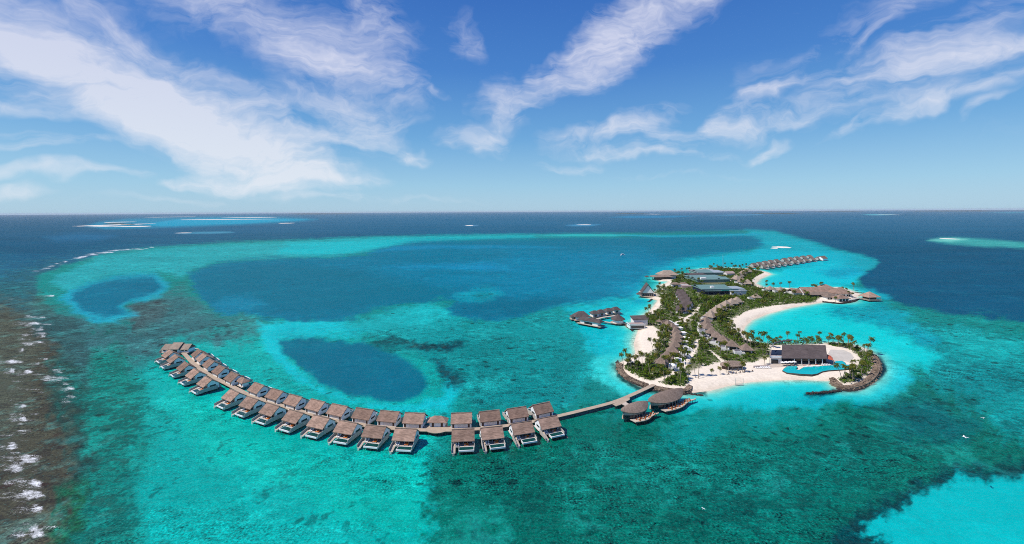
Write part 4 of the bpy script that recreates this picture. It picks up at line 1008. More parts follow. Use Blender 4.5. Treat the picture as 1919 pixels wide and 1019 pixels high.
# ------------------------------------------------------------------ beach villas on the island
FOOT = []                                                            # where no plant may stand: x, y, radius
def beach_villa(label, px, py, rz, a, group, m='thatch_grey', annex=(6.5, 1.0), am='slate'):
    c = P(px, py, 5.0)
    t = thing('beach_villa', label, 'villa', (c.x, c.y, GZ - .2), rz, group)
    b = a * .92
    MB().hip(0, 0, a, b, 3.4, 3.4 + a * .92, .1, .3).build('roof', M[m], t)
    MB().box(-a * .72, a * .72, -b * .72, b * .72, 0, 3.4).build('house_wall', M['wall_white'], t)
    MB().box(-a * .5, a * .5, -b * .72 - .05, -b * .72 - .003, .2, 2.5).build('window', M['glass'], t)
    ax, ay = annex
    w = MB().box(ax - a * .62, ax + a * .5, ay - 2.6, ay + 2.2, 0, 2.9).build('annex_wall', M['wall_white'], t)
    MB().hip(ax - a * .08, ay - .2, a * .50, 2.1, 2.95, 3.9, .8, .12).build('annex_roof', M[am], t)
    MB().box(ax - a * .4, ax + a * .95, ay - 3.4, ay - 3.2, 0, 1.9).box(ax + a * .85, ax + a * .95, ay - 3.2, ay + 2.2, 0, 1.9).build('courtyard_wall', M['wall_white'], t)
    r = a * 1.0; FOOT.append((c.x, c.y, r))
    v = Matrix.Rotation(rz, 3, 'Z') @ Vector((ax, ay, 0)); FOOT.append((c.x + v.x, c.y + v.y, 4.3))
    return t
left_row = [(1241.6,601.5,.5),(1252.5,607,.4),(1260,612.5,.3),(1265,621,.2),(1268,629.5,.1),(1268,637.5,0),(1265.5,646.5,-.1),(1260,656,-.25),(1250,667,-.35),(1240,677,-.45)]
for i, (x, y, r) in enumerate(left_row):
    n = len(left_row) - 1 - i
    beach_villa(('thatched beach villa closest to the curved rock wall, bottom of the left hand island row' if n == 0 else f'thatched beach villa in the left hand island row, {ORD[n]} up from the rock wall'), x, y, r, 4.6, 'thatched beach villas in the left hand island row', annex=(7.6, -1.0), am='wall_white')
right_row = [(1323,600.5,.3),(1324,607,.2),(1326.5,613,.0),(1333,622,-.2),(1343.5,629,-.4),(1355,636.5,-.5),(1372,645.5,-.3),(1398,652.5,-.1)]
for i, (x, y, r) in enumerate(right_row):
    n = len(right_row) - 1 - i
    beach_villa(('thatched beach villa nearest the pool house at the low end of the right hand row' if n == 0 else f'thatched beach villa in the right hand row, {ORD[n]} up from the pool house'), x, y, r, 4.5, 'thatched beach villas in the right hand row', annex=(-7.2, -3.0))
up_row = [(1332,591,.7),(1341,583,.7),(1349,577.5,.6),(1360.5,571,.4),(1371,567,.3),(1381,564,.2)]
for i, (x, y, r) in enumerate(up_row):
    n = len(up_row) - 1 - i
    beach_villa(('thatched beach villa at the far tip of the row above the curved bay' if n == 0 else f'pale thatched villa above the curved bay, {ORD[n]} from the far tip of its row'), x, y, r, 6.0, 'pale thatched villas above the curved bay', 'thatch_pale', annex=(-6.8, 3.0))
far_row = [(1381,522,.3),(1385,517,.6),(1390.5,513,.8),(1401,508,.4),(1391,527,-.4),(1401,530,-.3)]
for i, (x, y, r) in enumerate(far_row):
    beach_villa('pale thatched villa ' + ('left of the far north beach', 'second in the arc left of the far north beach', 'third in the arc left of the far north beach', 'at the top of the arc by the far north beach', 'at the lower foot of the arc by the far north beach', 'low beside the palms of the far north beach')[i], x, y, r, 6.6, 'pale thatched villas by the far north beach', 'thatch_pale', annex=(-6.5, 2.0))
for i, (x, y) in enumerate([(1443,541),(1463,543),(1483.5,544.5),(1417,556)]):
    beach_villa(('small thatched villa on the narrow neck, nearest the far north beach', 'small thatched villa in the middle of the narrow neck', 'small thatched villa on the narrow neck beside the restaurant cluster', 'lone pale thatched hut over the bushes behind the curved bay')[i], x, y, .1, 4.8, 'small thatched villas on the narrow neck', 'thatch_pale', annex=(-5.5, 2.5))

# dark gabled houses in the wooded middle
def gable_house(name, label, cat, px, py, rz, hx, hy, wallh, rise, roofm, wallm, group=None, z=5.0, over=.7):
    c = P(px, py, z); t = thing(name, label, cat, (c.x, c.y, GZ - .2), rz, group)
    MB().gable(-hx - over, hx + over, -hy - over, hy + over, wallh - over * rise / hy, 0, wallh + rise, .3).build('roof', M[roofm], t)
    zt = wallh - .35
    MB().prism_x([(-hy, 0), (hy, 0), (hy, zt), (0, wallh + rise - .55), (-hy, zt)], -hx, hx).build('house_wall', M[wallm], t)
    FOOT.append((c.x, c.y, max(hx, hy) * .95)); return t
for i, (x, y) in enumerate([(1278.5,580.5),(1283.5,575),(1287.5,570.5),(1283.5,562),(1280,556.5),(1276.5,551.5),(1272.5,547.5)]):
    h = gable_house('gabled_house', 'dark shingle gabled house in the woods, ' + ('nearest us', 'second from the near end', 'third from the near end', 'in the middle of its stepped row', 'third from the far end', 'second from the far end', 'at the far end')[i], 'house', x, y, -.75 if i < 3 else -.55, 5.2, 4.2, 4.0, 3.8, 'shingle_dark', 'wall_white', 'dark gabled houses stepped through the woods')
    MB().box(-3, 3, -4.26, -4.203, .3, 2.6).build('window', M['glass'], h)

# A-frame house on the west shore
c = P(1213, 553, GZ)
t = thing('a_frame_house', 'tall steep dark A frame house with a white gable on the west shore', 'house', (c.x, c.y, 0.6), R(82))
MB().gable(-9, 8, -9.0, 9.0, 4.0, 0, 16.5, .5).build('roof', M['shingle_dark'], t)
MB().prism_x([(-7.4, 5.2), (7.4, 5.2), (0, 14.8)], -7.6, 7.0).build('gable', M['wall_white'], t)
MB().box(-7.0, 7.0, -6.8, 6.8, .9, 5.19).build('house_wall', M['render_pink'], t)
for y in (-5.2, -2.6, 0, 2.6, 5.2): MB().box(-7.08, -7.003, y - .9, y + .9, 1.2, 4.4).build('window', M['glass'], t)
MB().box(-11, 9, -12, 9.5, .5, .9).build('deck', M['deck'], t)
MB().hip(-7.5, 11.0, 3.4, 3.4, 3.6, 6.4, .2, .3).build('porch_roof', M['shingle_dark'], t)
for x in (-10, -5, 0, 5):
    for y in (-11, 9.0): MB().cyl(x, y, -2, .49, .2, n=6).build('pile', M['pile'], t)
FOOT.append((c.x, c.y, 13))
# hipped house behind it
c = P(1246, 521, GZ)
t = thing('hipped_house', 'big hipped thatch house with a low lean to roof on the north west shore', 'house', (c.x, c.y, 0.8), R(4))
MB().hip(5, 3, 15, 11, 6.6, 13.0, 6, .5).build('roof', M['thatch_pale'], t)
MB().hip(-8, -6, 17, 7.5, 4.6, 7.4, 9, .4).build('porch_roof', M['thatch_grey'], t)
MB().box(-6, 16, -5, 10, 0, 6.2).build('house_wall', M['wall_white'], t)
MB().box(-22, 6, -11, -1, 0, .5).build('deck', M['deck'], t)
MB().box(-20, 4, -9.6, -5, .51, 4.2).build('glazing', M['glass'], t)
for x in (-23, -14): MB().hip(x - 6, 1, 3.0, 3.0, 3.2, 5.4, .2, .25).build('gazebo_roof', M['shingle_dark'], t)
for x in (-29, -20): MB().cyl(x, 1, -1.5, 3.0, .3, n=6).build('post', M['pile'], t)
FOOT.append((c.x, c.y, 20))
# white low building between
c = P(1274, 537, GZ)
t = thing('low_house', 'low pale house with grey hipped roofs behind the west beaches', 'house', (c.x, c.y, 1.3), R(-6))
MB().hip(-6, 0, 6, 5, 4.2, 6.6, 1.5, .3).build('roof', M['thatch_grey'], t)
MB().hip(6, 3, 5, 5, 4.2, 6.2, 1.5, .3).build('roof', M['thatch_grey'], t)
MB().box(-11, 11, -3.6, 3.6, 0, 3.85).build('house_wall', M['wall_white'], t)
MB().box(1, 14, -9, -3.7, 0, 3.0).build('annex', M['render_pink'], t)
MB().box(-9, -3, -3.66, -3.603, .4, 2.6).build('window', M['glass'], t)
FOOT.append((c.x, c.y, 13))
c = P(1258, 551, GZ)
t = thing('low_house', 'small pale flat topped house beside the A frame house', 'house', (c.x - 34, c.y - 4, 1.3), R(-4))
MB().box(-8, 8, -4, 4, 0, 4).build('house_wall', M['wall_white'], t)
MB().box(-8.4, 8.4, -4.4, 4.4, 4.002, 4.35).build('roof', M['concrete'], t)
for x in (-5, 0, 5): MB().box(x - 1.2, x + 1.2, -4.06, -4.003, .5, 2.8).build('window', M['glass'], t)
FOOT.append((c.x - 34, c.y - 4, 9))

# two storey dark roofed house by the spa bridge
c = P(1194, 612, GZ)
t = thing('shore_house', 'white two part house with a dark monopitch roof at the spa bridge', 'house', (c.x, c.y, 1.2), R(6))
MB().prism_x([(2.0, 6.2), (11.5, 7.8), (11.5, 8.2), (2.0, 6.6)], -3, 12.5).build('roof', M['shingle_dark'], t)
MB().box(-2, 11.5, 3, 10.8, 0, 6.15).build('house_wall', M['wall_white'], t)
MB().box(-9, 5.5, -6, 2.9, 0, 3.4).build('lower_wall', M['wall_white'], t)
MB().box(-9.4, 5.9, -6.4, 2.9, 3.403, 3.7).build('terrace', M['render_pink'], t)
MB().box(-8, 4.4, -6.06, -6.003, .5, 2.6).build('window', M['glass'], t)
MB().box(-9.4, -9.2, -6.4, 2.9, 3.703, 4.5).box(-9.2, 5.9, -6.4, -6.2, 3.703, 4.5).build('parapet', M['wall_white'], t)
MB().box(6.2, 7.6, 2.94, 2.997, .4, 2.8).build('door', M['glass'], t)
FOOT.append((c.x, c.y + 2, 13))

# ------------------------------------------------------------------ the spa over the water
def spa_hut(name, label, px, py, rz, a, b, h=3.0, rise=2.4, roofm='shingle_dark', wallm='wall_white', ridge=None, group=None, cat='pavilion'):
    c = P(px, py, DZ); t = thing(name, label, cat, (c.x, c.y, 0), rz, group)
    MB().hip(0, 0, a, b, DZ + h, DZ + h + rise, a * .35 if ridge is None else ridge, .3).build('roof', M[roofm], t)
    MB().box(-a * .76, a * .76, -b * .76, b * .76, DZ, DZ + h - .05).build('house_wall', M[wallm], t)
    MB().box(-a * .4, a * .3, -b * .76 - .06, -b * .76 - .003, DZ + .3, DZ + 2.3).build('window', M['glass'], t)
    MB().box(-a * 1.05, a * 1.05, -b * 1.1, b * 1.05, DZ - .3, DZ - .012).build('deck', M['deck'], t)
    for x in (-a * .9, 0, a * .9):
        for y in (-b, b * .9): MB().cyl(x, y, -1.5, DZ - .31, .2, n=6).build('pile', M['pile'], t)
    return t
spa_hut('spa_pavilion', 'hipped water pavilion with a grey wall at the outer left end of spa jetty', 1089, 597, .12, 8.0, 6.0, 3.2, 4.4, 'shingle_dark', 'wall_grey')
spa_hut('spa_pavilion', 'low flat hut on the outer left corner of the spa jetty', 1077, 596.5, .1, 4.5, 3.6, 2.4, 1.4, 'shingle_dark', 'timber')
for i, (x, y, r) in enumerate([(1114,592,.25),(1125.5,590,.28),(1140,587,.3),(1154,584.5,.2)]):
    spa_hut('spa_hut', 'white walled spa hut with a dark roof behind the curved jetty, ' + ('leftmost of the four', 'second from the left', 'third from the left', 'nearest the shore')[i], x, y, r, 4.2, 4.6, 3.2, 2.6, group='spa huts behind the curved jetty')
spa_hut('spa_hall', 'long dark roofed spa hall with a white end wall nearest us', 1107, 607, -.72, 12.5, 4.4, 3.6, 2.4, ridge=9.5)
c = P(1158, 603.5, DZ)
t = thing('round_pavilion', 'eight sided spa pavilion with a dark tent roof beside the shore house', 'pavilion', (c.x, c.y, 0), .2)
MB().cyl(0, 0, DZ + 3.2, DZ + 8.0, 7.2, .12, 8).cyl(0, 0, DZ + 2.9, DZ + 3.197, 7.2, 7.2, 8).build('roof', M['shingle_dark'], t)
MB().cyl(0, 0, DZ, DZ + 2.897, 5.4, 5.4, 8).build('house_wall', M['wall_grey'], t)
MB().cyl(0, 0, DZ - .35, DZ - .01, 7.4, 7.4, 8).build('deck', M['deck'], t)
for i in range(8): MB().cyl(6.6 * math.cos(i * .785), 6.6 * math.sin(i * .785), -1.5, DZ - .36, .2, n=6).build('pile', M['pile'], t)
boardwalk('spa_jetty', 'pale curved jetty joining the spa huts on the water', smooth_line([P(x, y, DZ) for x, y in ((1098,603),(1108,601),(1118,597.5),(1132,594),(1146,592),(1160,589.5))]), 1.6, 8, M['deck_pale'])
boardwalk('spa_bridge', 'straight pale bridge between the spa huts and the eight sided pavilion', [P(x, y, DZ) for x, y in ((1112,599.5),(1130,602),(1150,605),(1172,605.5))], 1.3, 8, M['deck_pale'])
q = P(1104, 600.5, DZ); t = thing('spa_terrace', 'broad pale terrace where the spa jetty and bridge meet', 'deck', (q.x, q.y, 0), .3)
MB().prism([(-7, -4), (5, -5), (7, 0), (3, 5), (-6, 4)], DZ - .3, DZ - .02).build('deck', M['deck_pale'], t)
for x, y in ((-5, -3), (4, -4), (3, 4), (-5, 3)): MB().cyl(x, y, -1.5, DZ - .31, .2, n=6).build('pile', M['pile'], t)

# ------------------------------------------------------------------ works buildings with green roofs in the woods
def flat_block(name, label, px, py, rz, parts, cat='building', z=GZ - .2, foot=18):
    c = P(px, py, GZ); t = thing(name, label, cat, (c.x, c.y, z), rz)
    for nm, x0, x1, y0, y1, z0, z1, m in parts: MB().box(x0, x1, y0, y1, z0, z1).build(nm, M[m], t)
    FOOT.append((c.x, c.y, foot)); return t
t = flat_block('works_hall', 'large green roofed works hall with a dark blue front in the woods', 1343, 550, R(2), [
 ('house_wall', -20, 26, -6, 26, 0, 6.0, 'navy'), ('roof', -21, 20, -4, 30, 6.004, 6.9, 'green_roof'), ('canopy', -19, 21, -9, -4.004, 4.9, 5.3, 'green_roof'), ('fascia', 2, 24, -9.1, -8.2, 5.31, 6.4, 'teal_wall'),
 ('annex_roof', 20.004, 36, -2, 18, 6.2, 6.8, 'pale_roof'), ('annex_wall', 26.004, 35, -1, 17, 0, 6.19, 'wall_white'), ('tank', -6, -2, 2, 6, 6.91, 9.4, 'wall_white')])
for x in (-15, -8, -1, 6, 13): MB().box(x - .25, x + .25, -9.3, -8.9, 0, 4.88).build('column', M['navy'], t)
rr = MB().gable(-20.5, 19.5, 4, 30, 6.95, 17, 9.2, .3); rr.build('roof', M['green_roof'], t)
flat_block('works_annex', 'white works annex with pale flat roofs right of the green roofed hall', 1378, 551.5, R(2), [('house_wall', -8, 3, -5, 5, 0, 5.4, 'wall_white'), ('roof', -9, 4, -6, 6, 5.404, 5.9, 'pale_roof'), ('house_wall', 6, 14, -1, 7, 0, 5.0, 'wall_white'), ('roof', 5, 15, -2, 8, 5.004, 5.5, 'pale_roof')], foot=12)
t = flat_block('works_hall', 'long green roofed hall behind the big works hall', 1330, 528, R(3), [('house_wall', -22, 28, -6, 40, 0, 4.5, 'green_roof'), ('roof', -23, 29, -7, 41, 4.504, 5.0, 'green_roof'), ('box_unit', -16, -8, -6, -2, 5.004, 7.6, 'wall_white'), ('box_unit', 12, 13.5, -4, -1, 5.004, 6.2, 'navy')], foot=24)
MB().gable(-22.5, 28.5, -2.5, 18, 5.05, 7, 7.0, .3).build('roof', M['green_roof'], t)
t = flat_block('works_hall', 'furthest green roofed hall near the northern shore', 1328, 513.5, R(0), [('house_wall', -22, 24, -10, 30, 0, 4, 'green_roof'), ('roof', -23, 25, -11, 31, 4.004, 4.5, 'pale_roof')], foot=24)
MB().gable(-22, 4, -10.5, 30, 4.55, 8, 6.8, .3).build('roof', M['green_roof'], t)
t = flat_block('low_works', 'low sheds with green roofs left of the works halls', 1305, 519, R(4), [('house_wall', -14, 14, -6, 10, 0, 4.6, 'navy'), ('roof', -15, 15, -7, 11, 4.604, 5.1, 'shingle_dark')], foot=14)
MB().box(-8, -4, -6.06, -6.003, .3, 3.2).build('door', M['wall_white'], t); MB().box(4, 9, -6.06, -6.003, .3, 3.2).build('door', M['wall_white'], t)
gable_house('staff_house', 'small terracotta roofed house at the northern works shore', 'house', 1366, 511.5, .2, 7, 5, 4.2, 2.6, 'render_pink', 'wall_white')
q = P(1355, 505, GZ); t = thing('radio_mast', 'thin pale lattice mast at the northern shore', 'mast', (q.x, q.y, 1.2))
m_ = MB()
for x, y in ((-.7, -.4), (.7, -.4), (0, .8)): m_.bar((x, y, 0), (x * .25, y * .25, 24), .16, 4)
for k in range(12): m_.bar((-.7 * (1 - k * .06), -.4 * (1 - k * .06), k * 2), (.7 * (1 - (k + 1) * .06), -.4, k * 2 + 2), .08, 4)
m_.build('lattice', M['pale_roof'], t); MB().cyl(0, 0, 24.01, 27.5, .12, .05, 5).build('aerial', M['white'], t)

# ------------------------------------------------------------------ restaurants on the eastern point
def hip_house(name, label, px, py, rz, a, b, wallh, rise, ridge, roofm='thatch', wallm='wall_white', cat='restaurant', group=None, z=4.0):
    c = P(px, py, z); t = thing(name, label, cat, (c.x, c.y, GZ - .3), rz, group)
    MB().hip(0, 0, a, b, wallh, wallh + rise, ridge, .35).build('roof', M[roofm], t)
    MB().box(-a * .8, a * .8, -b * .8, b * .8, 0, wallh - .05).build('house_wall', M[wallm], t)
    for k in (-.5, 0, .5): MB().box(k * a - a * .16, k * a + a * .16, -b * .8 - .06, -b * .8 - .003, .2, min(2.6, wallh - .5)).build('window', M['glass'], t)
    FOOT.append((c.x, c.y, max(a, b) * .95)); return t
t = gable_house('restaurant_hall', 'long ridge roofed restaurant hall at the inner end of the eastern point', 'restaurant', 1522, 546.5, R(-3), 15, 8, 4.2, 5.6, 'thatch', 'wall_white')
MB().gable(-27, -15.8, -6, 8.2, 3.6, 1, 7.6, .35).build('roof', M['thatch'], t); MB().box(-26, -15.8, -4.6, 6.6, 0, 3.9).build('house_wall', M['wall_white'], t)
MB().hip(2, -13, 15, 6.5, 3.4, 6.2, 9, .3).build('porch_roof', M['thatch_grey'], t)
MB().box(-2, 9, -17.5, -17.2, .2, 3.0).build('glazing', M['glass'], t)
for x in (-10, -4, 11, 15): MB().box(x - .2, x + .2, -18.6, -18.2, 0, 3.1).build('post', M['timber'], t)
hip_house('restaurant_house', 'hip roofed restaurant house under palms, furthest back on the eastern point', 1545.5, 541.5, R(4), 10, 8, 4.4, 4.8, 2.0)
gable_house('restaurant_house', 'ridge roofed restaurant house in the middle of the eastern point', 'restaurant', 1561, 545.5, R(-12), 11, 6, 4.2, 4.0, 'thatch', 'wall_white')
hip_house('restaurant_house', 'tall hip roofed restaurant house right of the others on the eastern point', 1574, 549.5, R(-6), 12, 9, 4.0, 6.6, 1.2)
hip_house('restaurant_house', 'nearest hip roofed restaurant house over the curved sea wall', 1575, 558.5, R(8), 8.5, 6, 3.4, 3.8, .8)
hip_house('restaurant_house', 'small grey hip roofed house between the ridge roofs of the eastern point', 1553, 556, R(2), 6, 5, 3.4, 3.4, .8, 'thatch_grey')
c = P(1629.5, 560, DZ)
t = thing('jetty_pavilion', 'hipped pavilion on piles at the tip of the eastern jetty', 'pavilion', (c.x, c.y, 0), .1)
MB().hip(0, 0, 8.2, 7.5, DZ + 3.4, DZ + 9.0, .4, .35).build('roof', M['thatch'], t)
MB().box(-8.5, 8.5, -8, 8, DZ - .35, DZ - .01).build('deck', M['deck'], t)
MB().box(-5, 5, -4, 4.5, DZ, DZ + 3.2).build('house_wall', M['door'], t)
g = MB()
for a_, b_ in (((-8.4, -7.9), (8.4, -7.9)), ((8.4, -7.9), (8.4, 7.9)), ((-8.4, -7.9), (-8.4, 7.9))): g.bar((*a_, DZ + 1.1), (*b_, DZ + 1.1), .12, 5); g.bar((*a_, DZ + .6), (*b_, DZ + .6), .10, 5)
g.build('railing', M['timber'], t)
for x in (-7, -2.3, 2.3, 7):
    for y in (-7, 0, 7): MB().cyl(x, y, -1.5, DZ - .36, .24, n=6).build('pile', M['pile'], t)
    for y in (-7, 7): MB().cyl(x, y, DZ, DZ + 3.2, .16, n=6).build('post', M['timber'], t)
boardwalk('eastern_jetty', 'timber jetty leading from the eastern point to its pavilion', smooth_line([P(x, y, DZ) for x, y in ((1588,563),(1598,560.5),(1608,558.5),(1622,558))]), 1.8, 6, M['timber'])

# ------------------------------------------------------------------ far rows of water villas beyond the island
fv = thing('far_water_villa', 'villa', 'villa')
MB().gable(-7.3, 7.3, -6.2, 6.2, 4.0, 0, 8.8, .4).build('roof', M['thatch_grey'], fv)
MB().prism_x([(-3.4, DZ), (3.6, DZ), (3.6, 5.2), (0, 8.0), (-3.4, 5.2)], -6.8, 6.8).build('house_wall', M['timber'], fv)
MB().box(-5.2, 5.2, -9.0, 5, DZ - .3, DZ - .01).build('deck', M['timber'], fv)
MB().box(-1, 5.0, -9.6, -9.01, .9, DZ + .2).build('plunge_pool', M['pool_rim'], fv)
for x in (-4.5, 4.5):
    for y in (-8, 4): MB().cyl(x, y, -1.5, DZ - .31, .3, n=6).build('pile', M['pile'], fv)
index_kids(fv); ff_ = True
fr = [(1430,500.5),(1441,498.8),(1452,497),(1463,495.2),(1474,493.6),(1487,491.8),(1498,490.2),(1509,488.7),(1521,487),(1533,485.2)]
bk = [(1411,497.6),(1421,495.6),(1432,493.6),(1443,491.8),(1454,490.2),(1469,488),(1480,486.4),(1492,484.9),(1504,483.4),(1516,482)]
for nm, row, sea_ in (('near', fr, True), ('far', bk, False)):
    for i, (x, y) in enumerate(row):
        q = fv if ff_ else copy_tree(fv); ff_ = False
        c = P(x, y - .5, 4.0); nx = row[min(i + 1, len(row) - 1)]; pv = row[max(i - 1, 0)]
        a = P(*nx) - P(*pv); r = math.atan2(a.y, a.x)
        q.location = (c.x, c.y, 0); q.rotation_euler = (0, 0, r if sea_ else r + math.pi)
        q['label'] = f'distant water villa, {nm} side of the far jetty, ' + (f'{ORD[i]} from the island' if i < len(row) - 1 else 'last before the end house')
        q['group'] = f'distant water villas on the {nm} side'
gable_house('far_end_house', 'cross roofed house at the far tip of the distant villa rows', 'villa', 1541, 484, R(30), 9, 6, 4.5, 4.6, 'thatch', 'wall_grey')
boardwalk('far_jetty', 'distant jetty between the two far rows of water villas', [P(x, y, DZ) for x, y in ((1400,503),(1424,498.6),(1470,491.6),(1538,483.6))], 2.0, 14, M['deck'])

# ------------------------------------------------------------------ the pool house
c = P(1507, 683, GZ); s_ = (P(1550, 683, GZ) - P(1464, 683, GZ)).length / 86.0      # metres per photo pixel there
PH = thing('pool_house', 'large pool house with a broad dark shingle roof and open colonnade', 'building', (c.x, c.y, GZ), R(-4.0))
x0, x1 = -15.2, 15.6
MB().add([(x0, -1.0, 4.7), (x1, -1.0, 4.7), (x1, 4.5, 6.3), (x0, 4.5, 6.3), (x1 - .2, 13.5, 10.0), (x0 + .2, 13.5, 10.0), (x1, 21, 5.4), (x0, 21, 5.4),
          (x0, -1.0, 4.25), (x1, -1.0, 4.25), (x1, 21, 5.0), (x0, 21, 5.0)],
         [(0, 1, 2, 3), (3, 2, 4, 5), (5, 4, 6, 7), (0, 8, 9, 1), (7, 6, 10, 11), (1, 9, 10, 6, 4, 2), (0, 3, 5, 7, 11, 8), (8, 11, 10, 9)]).build('roof', M['shingle_dark'], PH)
MB().box(x0 + .4, x1 - .4, 4.0, 19, 0, 4.24).build('house_wall', M['navy'], PH)
for x in (-6.6, -1.6, 3.2, 7.8, 12.2): MB().box(x - .22, x + .22, -.6, -.2, 0, 4.24).build('column', M['wall_grey'], PH)
for a_, b_ in ((-6, -2.2), (-1, 2.8), (3.8, 7.3), (8.4, 11.8)): MB().box(a_, b_, 3.9, 3.997, .2, 3.6).build('window', M['glass'], PH)
MB().box(-23.8, 17.6, -3.2, 22, -.6, -.004).build('plinth', M['concrete'], PH)
MB().box(-22.6, x0 - .05, .2, 16, 0, 4.3).build('wing_wall', M['wall_white'], PH)
MB().box(-23.0, x0 - .02, -.8, 16.5, 4.303, 4.6).build('terrace', M['render_pink'], PH)
MB().box(-22.8, x0 - .04, -.6, -.4, 4.603, 6.0).build('parapet', M['white'], PH)
MB().box(-22.6, x0 - .06, 5.0, 16, 4.603, 5.2).build('planter', M['navy'], PH)
MB().box(-22.2, -17.5, -.0, .197, .4, 3.2).build('window', M['glass'], PH)
f = MB().box(-23.3, -22.95, -1.0, -.6, 0, 9.6).box(-23.3, -22.95, 16, 16.4, 0, 9.6); f.bar((-23.1, -.8, 9.6), (-21.0, 8, 11.5), .2, 5); f.build('frame', M['concrete'], PH)
cv = MB()
for k in range(12):
    t0, t1 = k / 12, (k + 1) / 12
    g = lambda t: (-23 + 16 * t * t * .9 + 1, 10 + 12 * math.sin(t * 1.57), 9.4 + 1.6 * t)
    cv.bar(g(t0), g(t1), .55, 6)
cv.build('curved_beam', M['slate'], PH)
MB().add([(x1 + .1, -.6, 4.4), (x1 + 4.2, -.6, 3.5), (x1 + 3.2, 8.8, 3.7), (x1 + .1, 8.8, 5.0), (x1 + .1, -.6, 4.25), (x1 + 4.2, -.6, 3.35), (x1 + 3.2, 8.8, 3.55), (x1 + .1, 8.8, 4.85)],
         [(0, 1, 2, 3), (7, 6, 5, 4), (0, 4, 5, 1), (1, 5, 6, 2), (2, 6, 7, 3), (3, 7, 4, 0)]).build('awning', M['red'], PH)
for p_ in ((x1 + 4.0, -.4), (x1 + 3.0, 8.5)): MB().cyl(*p_, 0, 3.4, .12, n=6).build('post', M['timber'], PH)
FOOT += [(c.x + k, c.y + 8, 11) for k in (-18, -10, 0, 10, 16)]
SH = .52
for ch in [o for o in bpy.data.objects if o.parent == PH]:
    for v in ch.data.vertices: v.co.x += SH * v.co.y
# paved court right of it, and the pool
def sheet(name, pts, z0, z1, m, kind='structure'):
    o = quadprism(name, [P(x, y, z1) for x, y in pts], z0, z1, m)
    if kind: o['kind'] = kind
    return o
sheet('paved_court', [(1562,685),(1552,662),(1556,655),(1580,655.5),(1594,661),(1600,669),(1592,679),(1584,676),(1570,675)], .4, GZ + .12, M['concrete'])
POOL = [(1466,694),(1469,690),(1475,686),(1492,685.6),(1494,688),(1490,691.5),(1497,693),(1507,687),(1540,685.2),(1563,684),(1566,676.5),(1578,675.6),(1584,679),(1586,683),(1600,683),(1600,690),(1580,692),(1552,694),(1541,696),(1532,700),(1522,701.5),(1500,700.5),(1474,698)]
M['pool_blue'] = mat('turquoise pool water', (.0, .40, .42), .15, .10, .15, 0, .2)
t = thing('swimming_pool', 'long angular turquoise swimming pool in front of the pool house', 'swimming pool')
quadprism('pool_wall', [P(x, y, GZ + .75) for x, y in POOL], .3, GZ + .74, M['pile'], t)
cx_ = sum(p[0] for p in POOL) / len(POOL); cy_ = sum(p[1] for p in POOL) / len(POOL)
inner_ = []
for x, y in POOL:
    q = P(x, y, GZ + .76); k = P(cx_, cy_, GZ + .76); d = (k - q); d.normalize(); inner_.append((q + d * .35))
quadprism('pool_water', inner_, GZ + .745, GZ + .765, M['pool_blue'], t)
FOOT += [(P(x, 690).x, P(x, 690).y, 6) for x in (1475, 1487, 1500, 1515, 1530, 1545, 1560, 1575, 1590)]
sheet('pool_terrace', [(1440,688),(1467,687),(1476,684.3),(1562,682.4),(1562,678),(1440,680)], .4, GZ + .2, M['deck_pale'])
# parasols, sun beds
um = thing('parasol', 'parasol', 'parasol')
n = 10; vs = [(0, 0, 2.95)] + [(1.55 * math.cos(2 * math.pi * i / n), 1.55 * math.sin(2 * math.pi * i / n), 2.35) for i in range(n)] + [(0, 0, 2.88)] + [(1.5 * math.cos(2 * math.pi * i / n), 1.5 * math.sin(2 * math.pi * i / n), 2.25) for i in range(n)]
MB().add(vs, [(0, 1 + i, 1 + (i + 1) % n) for i in range(n)] + [(n + 1, n + 2 + (i + 1) % n, n + 2 + i) for i in range(n)] + [(1 + i, n + 2 + i, n + 2 + (i + 1) % n, 1 + (i + 1) % n) for i in range(n)]).build('canopy', M['white'], um)
MB().cyl(0, 0, 0, 2.9, .06, n=6).build('pole', M['timber'], um); MB().box(-.4, .4, -.4, .4, 0, .12).build('base', M['concrete'], um)
index_kids(um)
for i, (x, y) in enumerate([(1467,685),(1474.3,684.6),(1481.6,684.2),(1488.4,683.8)]):
    q = um if i == 0 else copy_tree(um); q.location = P(x, y, GZ + .2); q['group'] = 'white parasols in front of the pool house'
    q['label'] = ('leftmost white parasol', 'second white parasol from the left', 'third white parasol from the left', 'rightmost white parasol')[i] + ' in front of the pool house'
MB_l = thing('pool_bed', 'bed', 'sun bed')
MB().box(-.8, .8, -1.0, 1.0, .1, .45).build('mattress', M['white'], MB_l); MB().box(-.8, .8, 1.0, 1.25, .1, .95).build('backrest', M['red'], MB_l)
index_kids(MB_l)
for i, (x, y, w) in enumerate([(1509.5,686.6,'left'), (1519.5,686.2,'middle'), (1532,685.6,'right')]):
    q = MB_l if i == 0 else copy_tree(MB_l); q.location = P(x, y, GZ + .95); q['label'] = f'{w} white and red sun bed of the three on the pool edge'; q['group'] = 'sun beds on the pool edge'
    q.location.z = GZ + .74
for i in range(6):
    q = copy_tree(lb); q.location = P(1541.5 + 2.9 * i, 684.6 - .12 * i, GZ + .2) ; q.rotation_euler = (0, 0, .3); q['label'] = 'white lounger in the row along the pool terrace below the red awning'; q['group'] = 'white loungers along the pool terrace'
bl = thing('beach_lounger', 'lounger', 'sun lounger')
MB().box(-.4, .4, -1.0, .4, .25, .42).build('seat', M['timber'], bl)
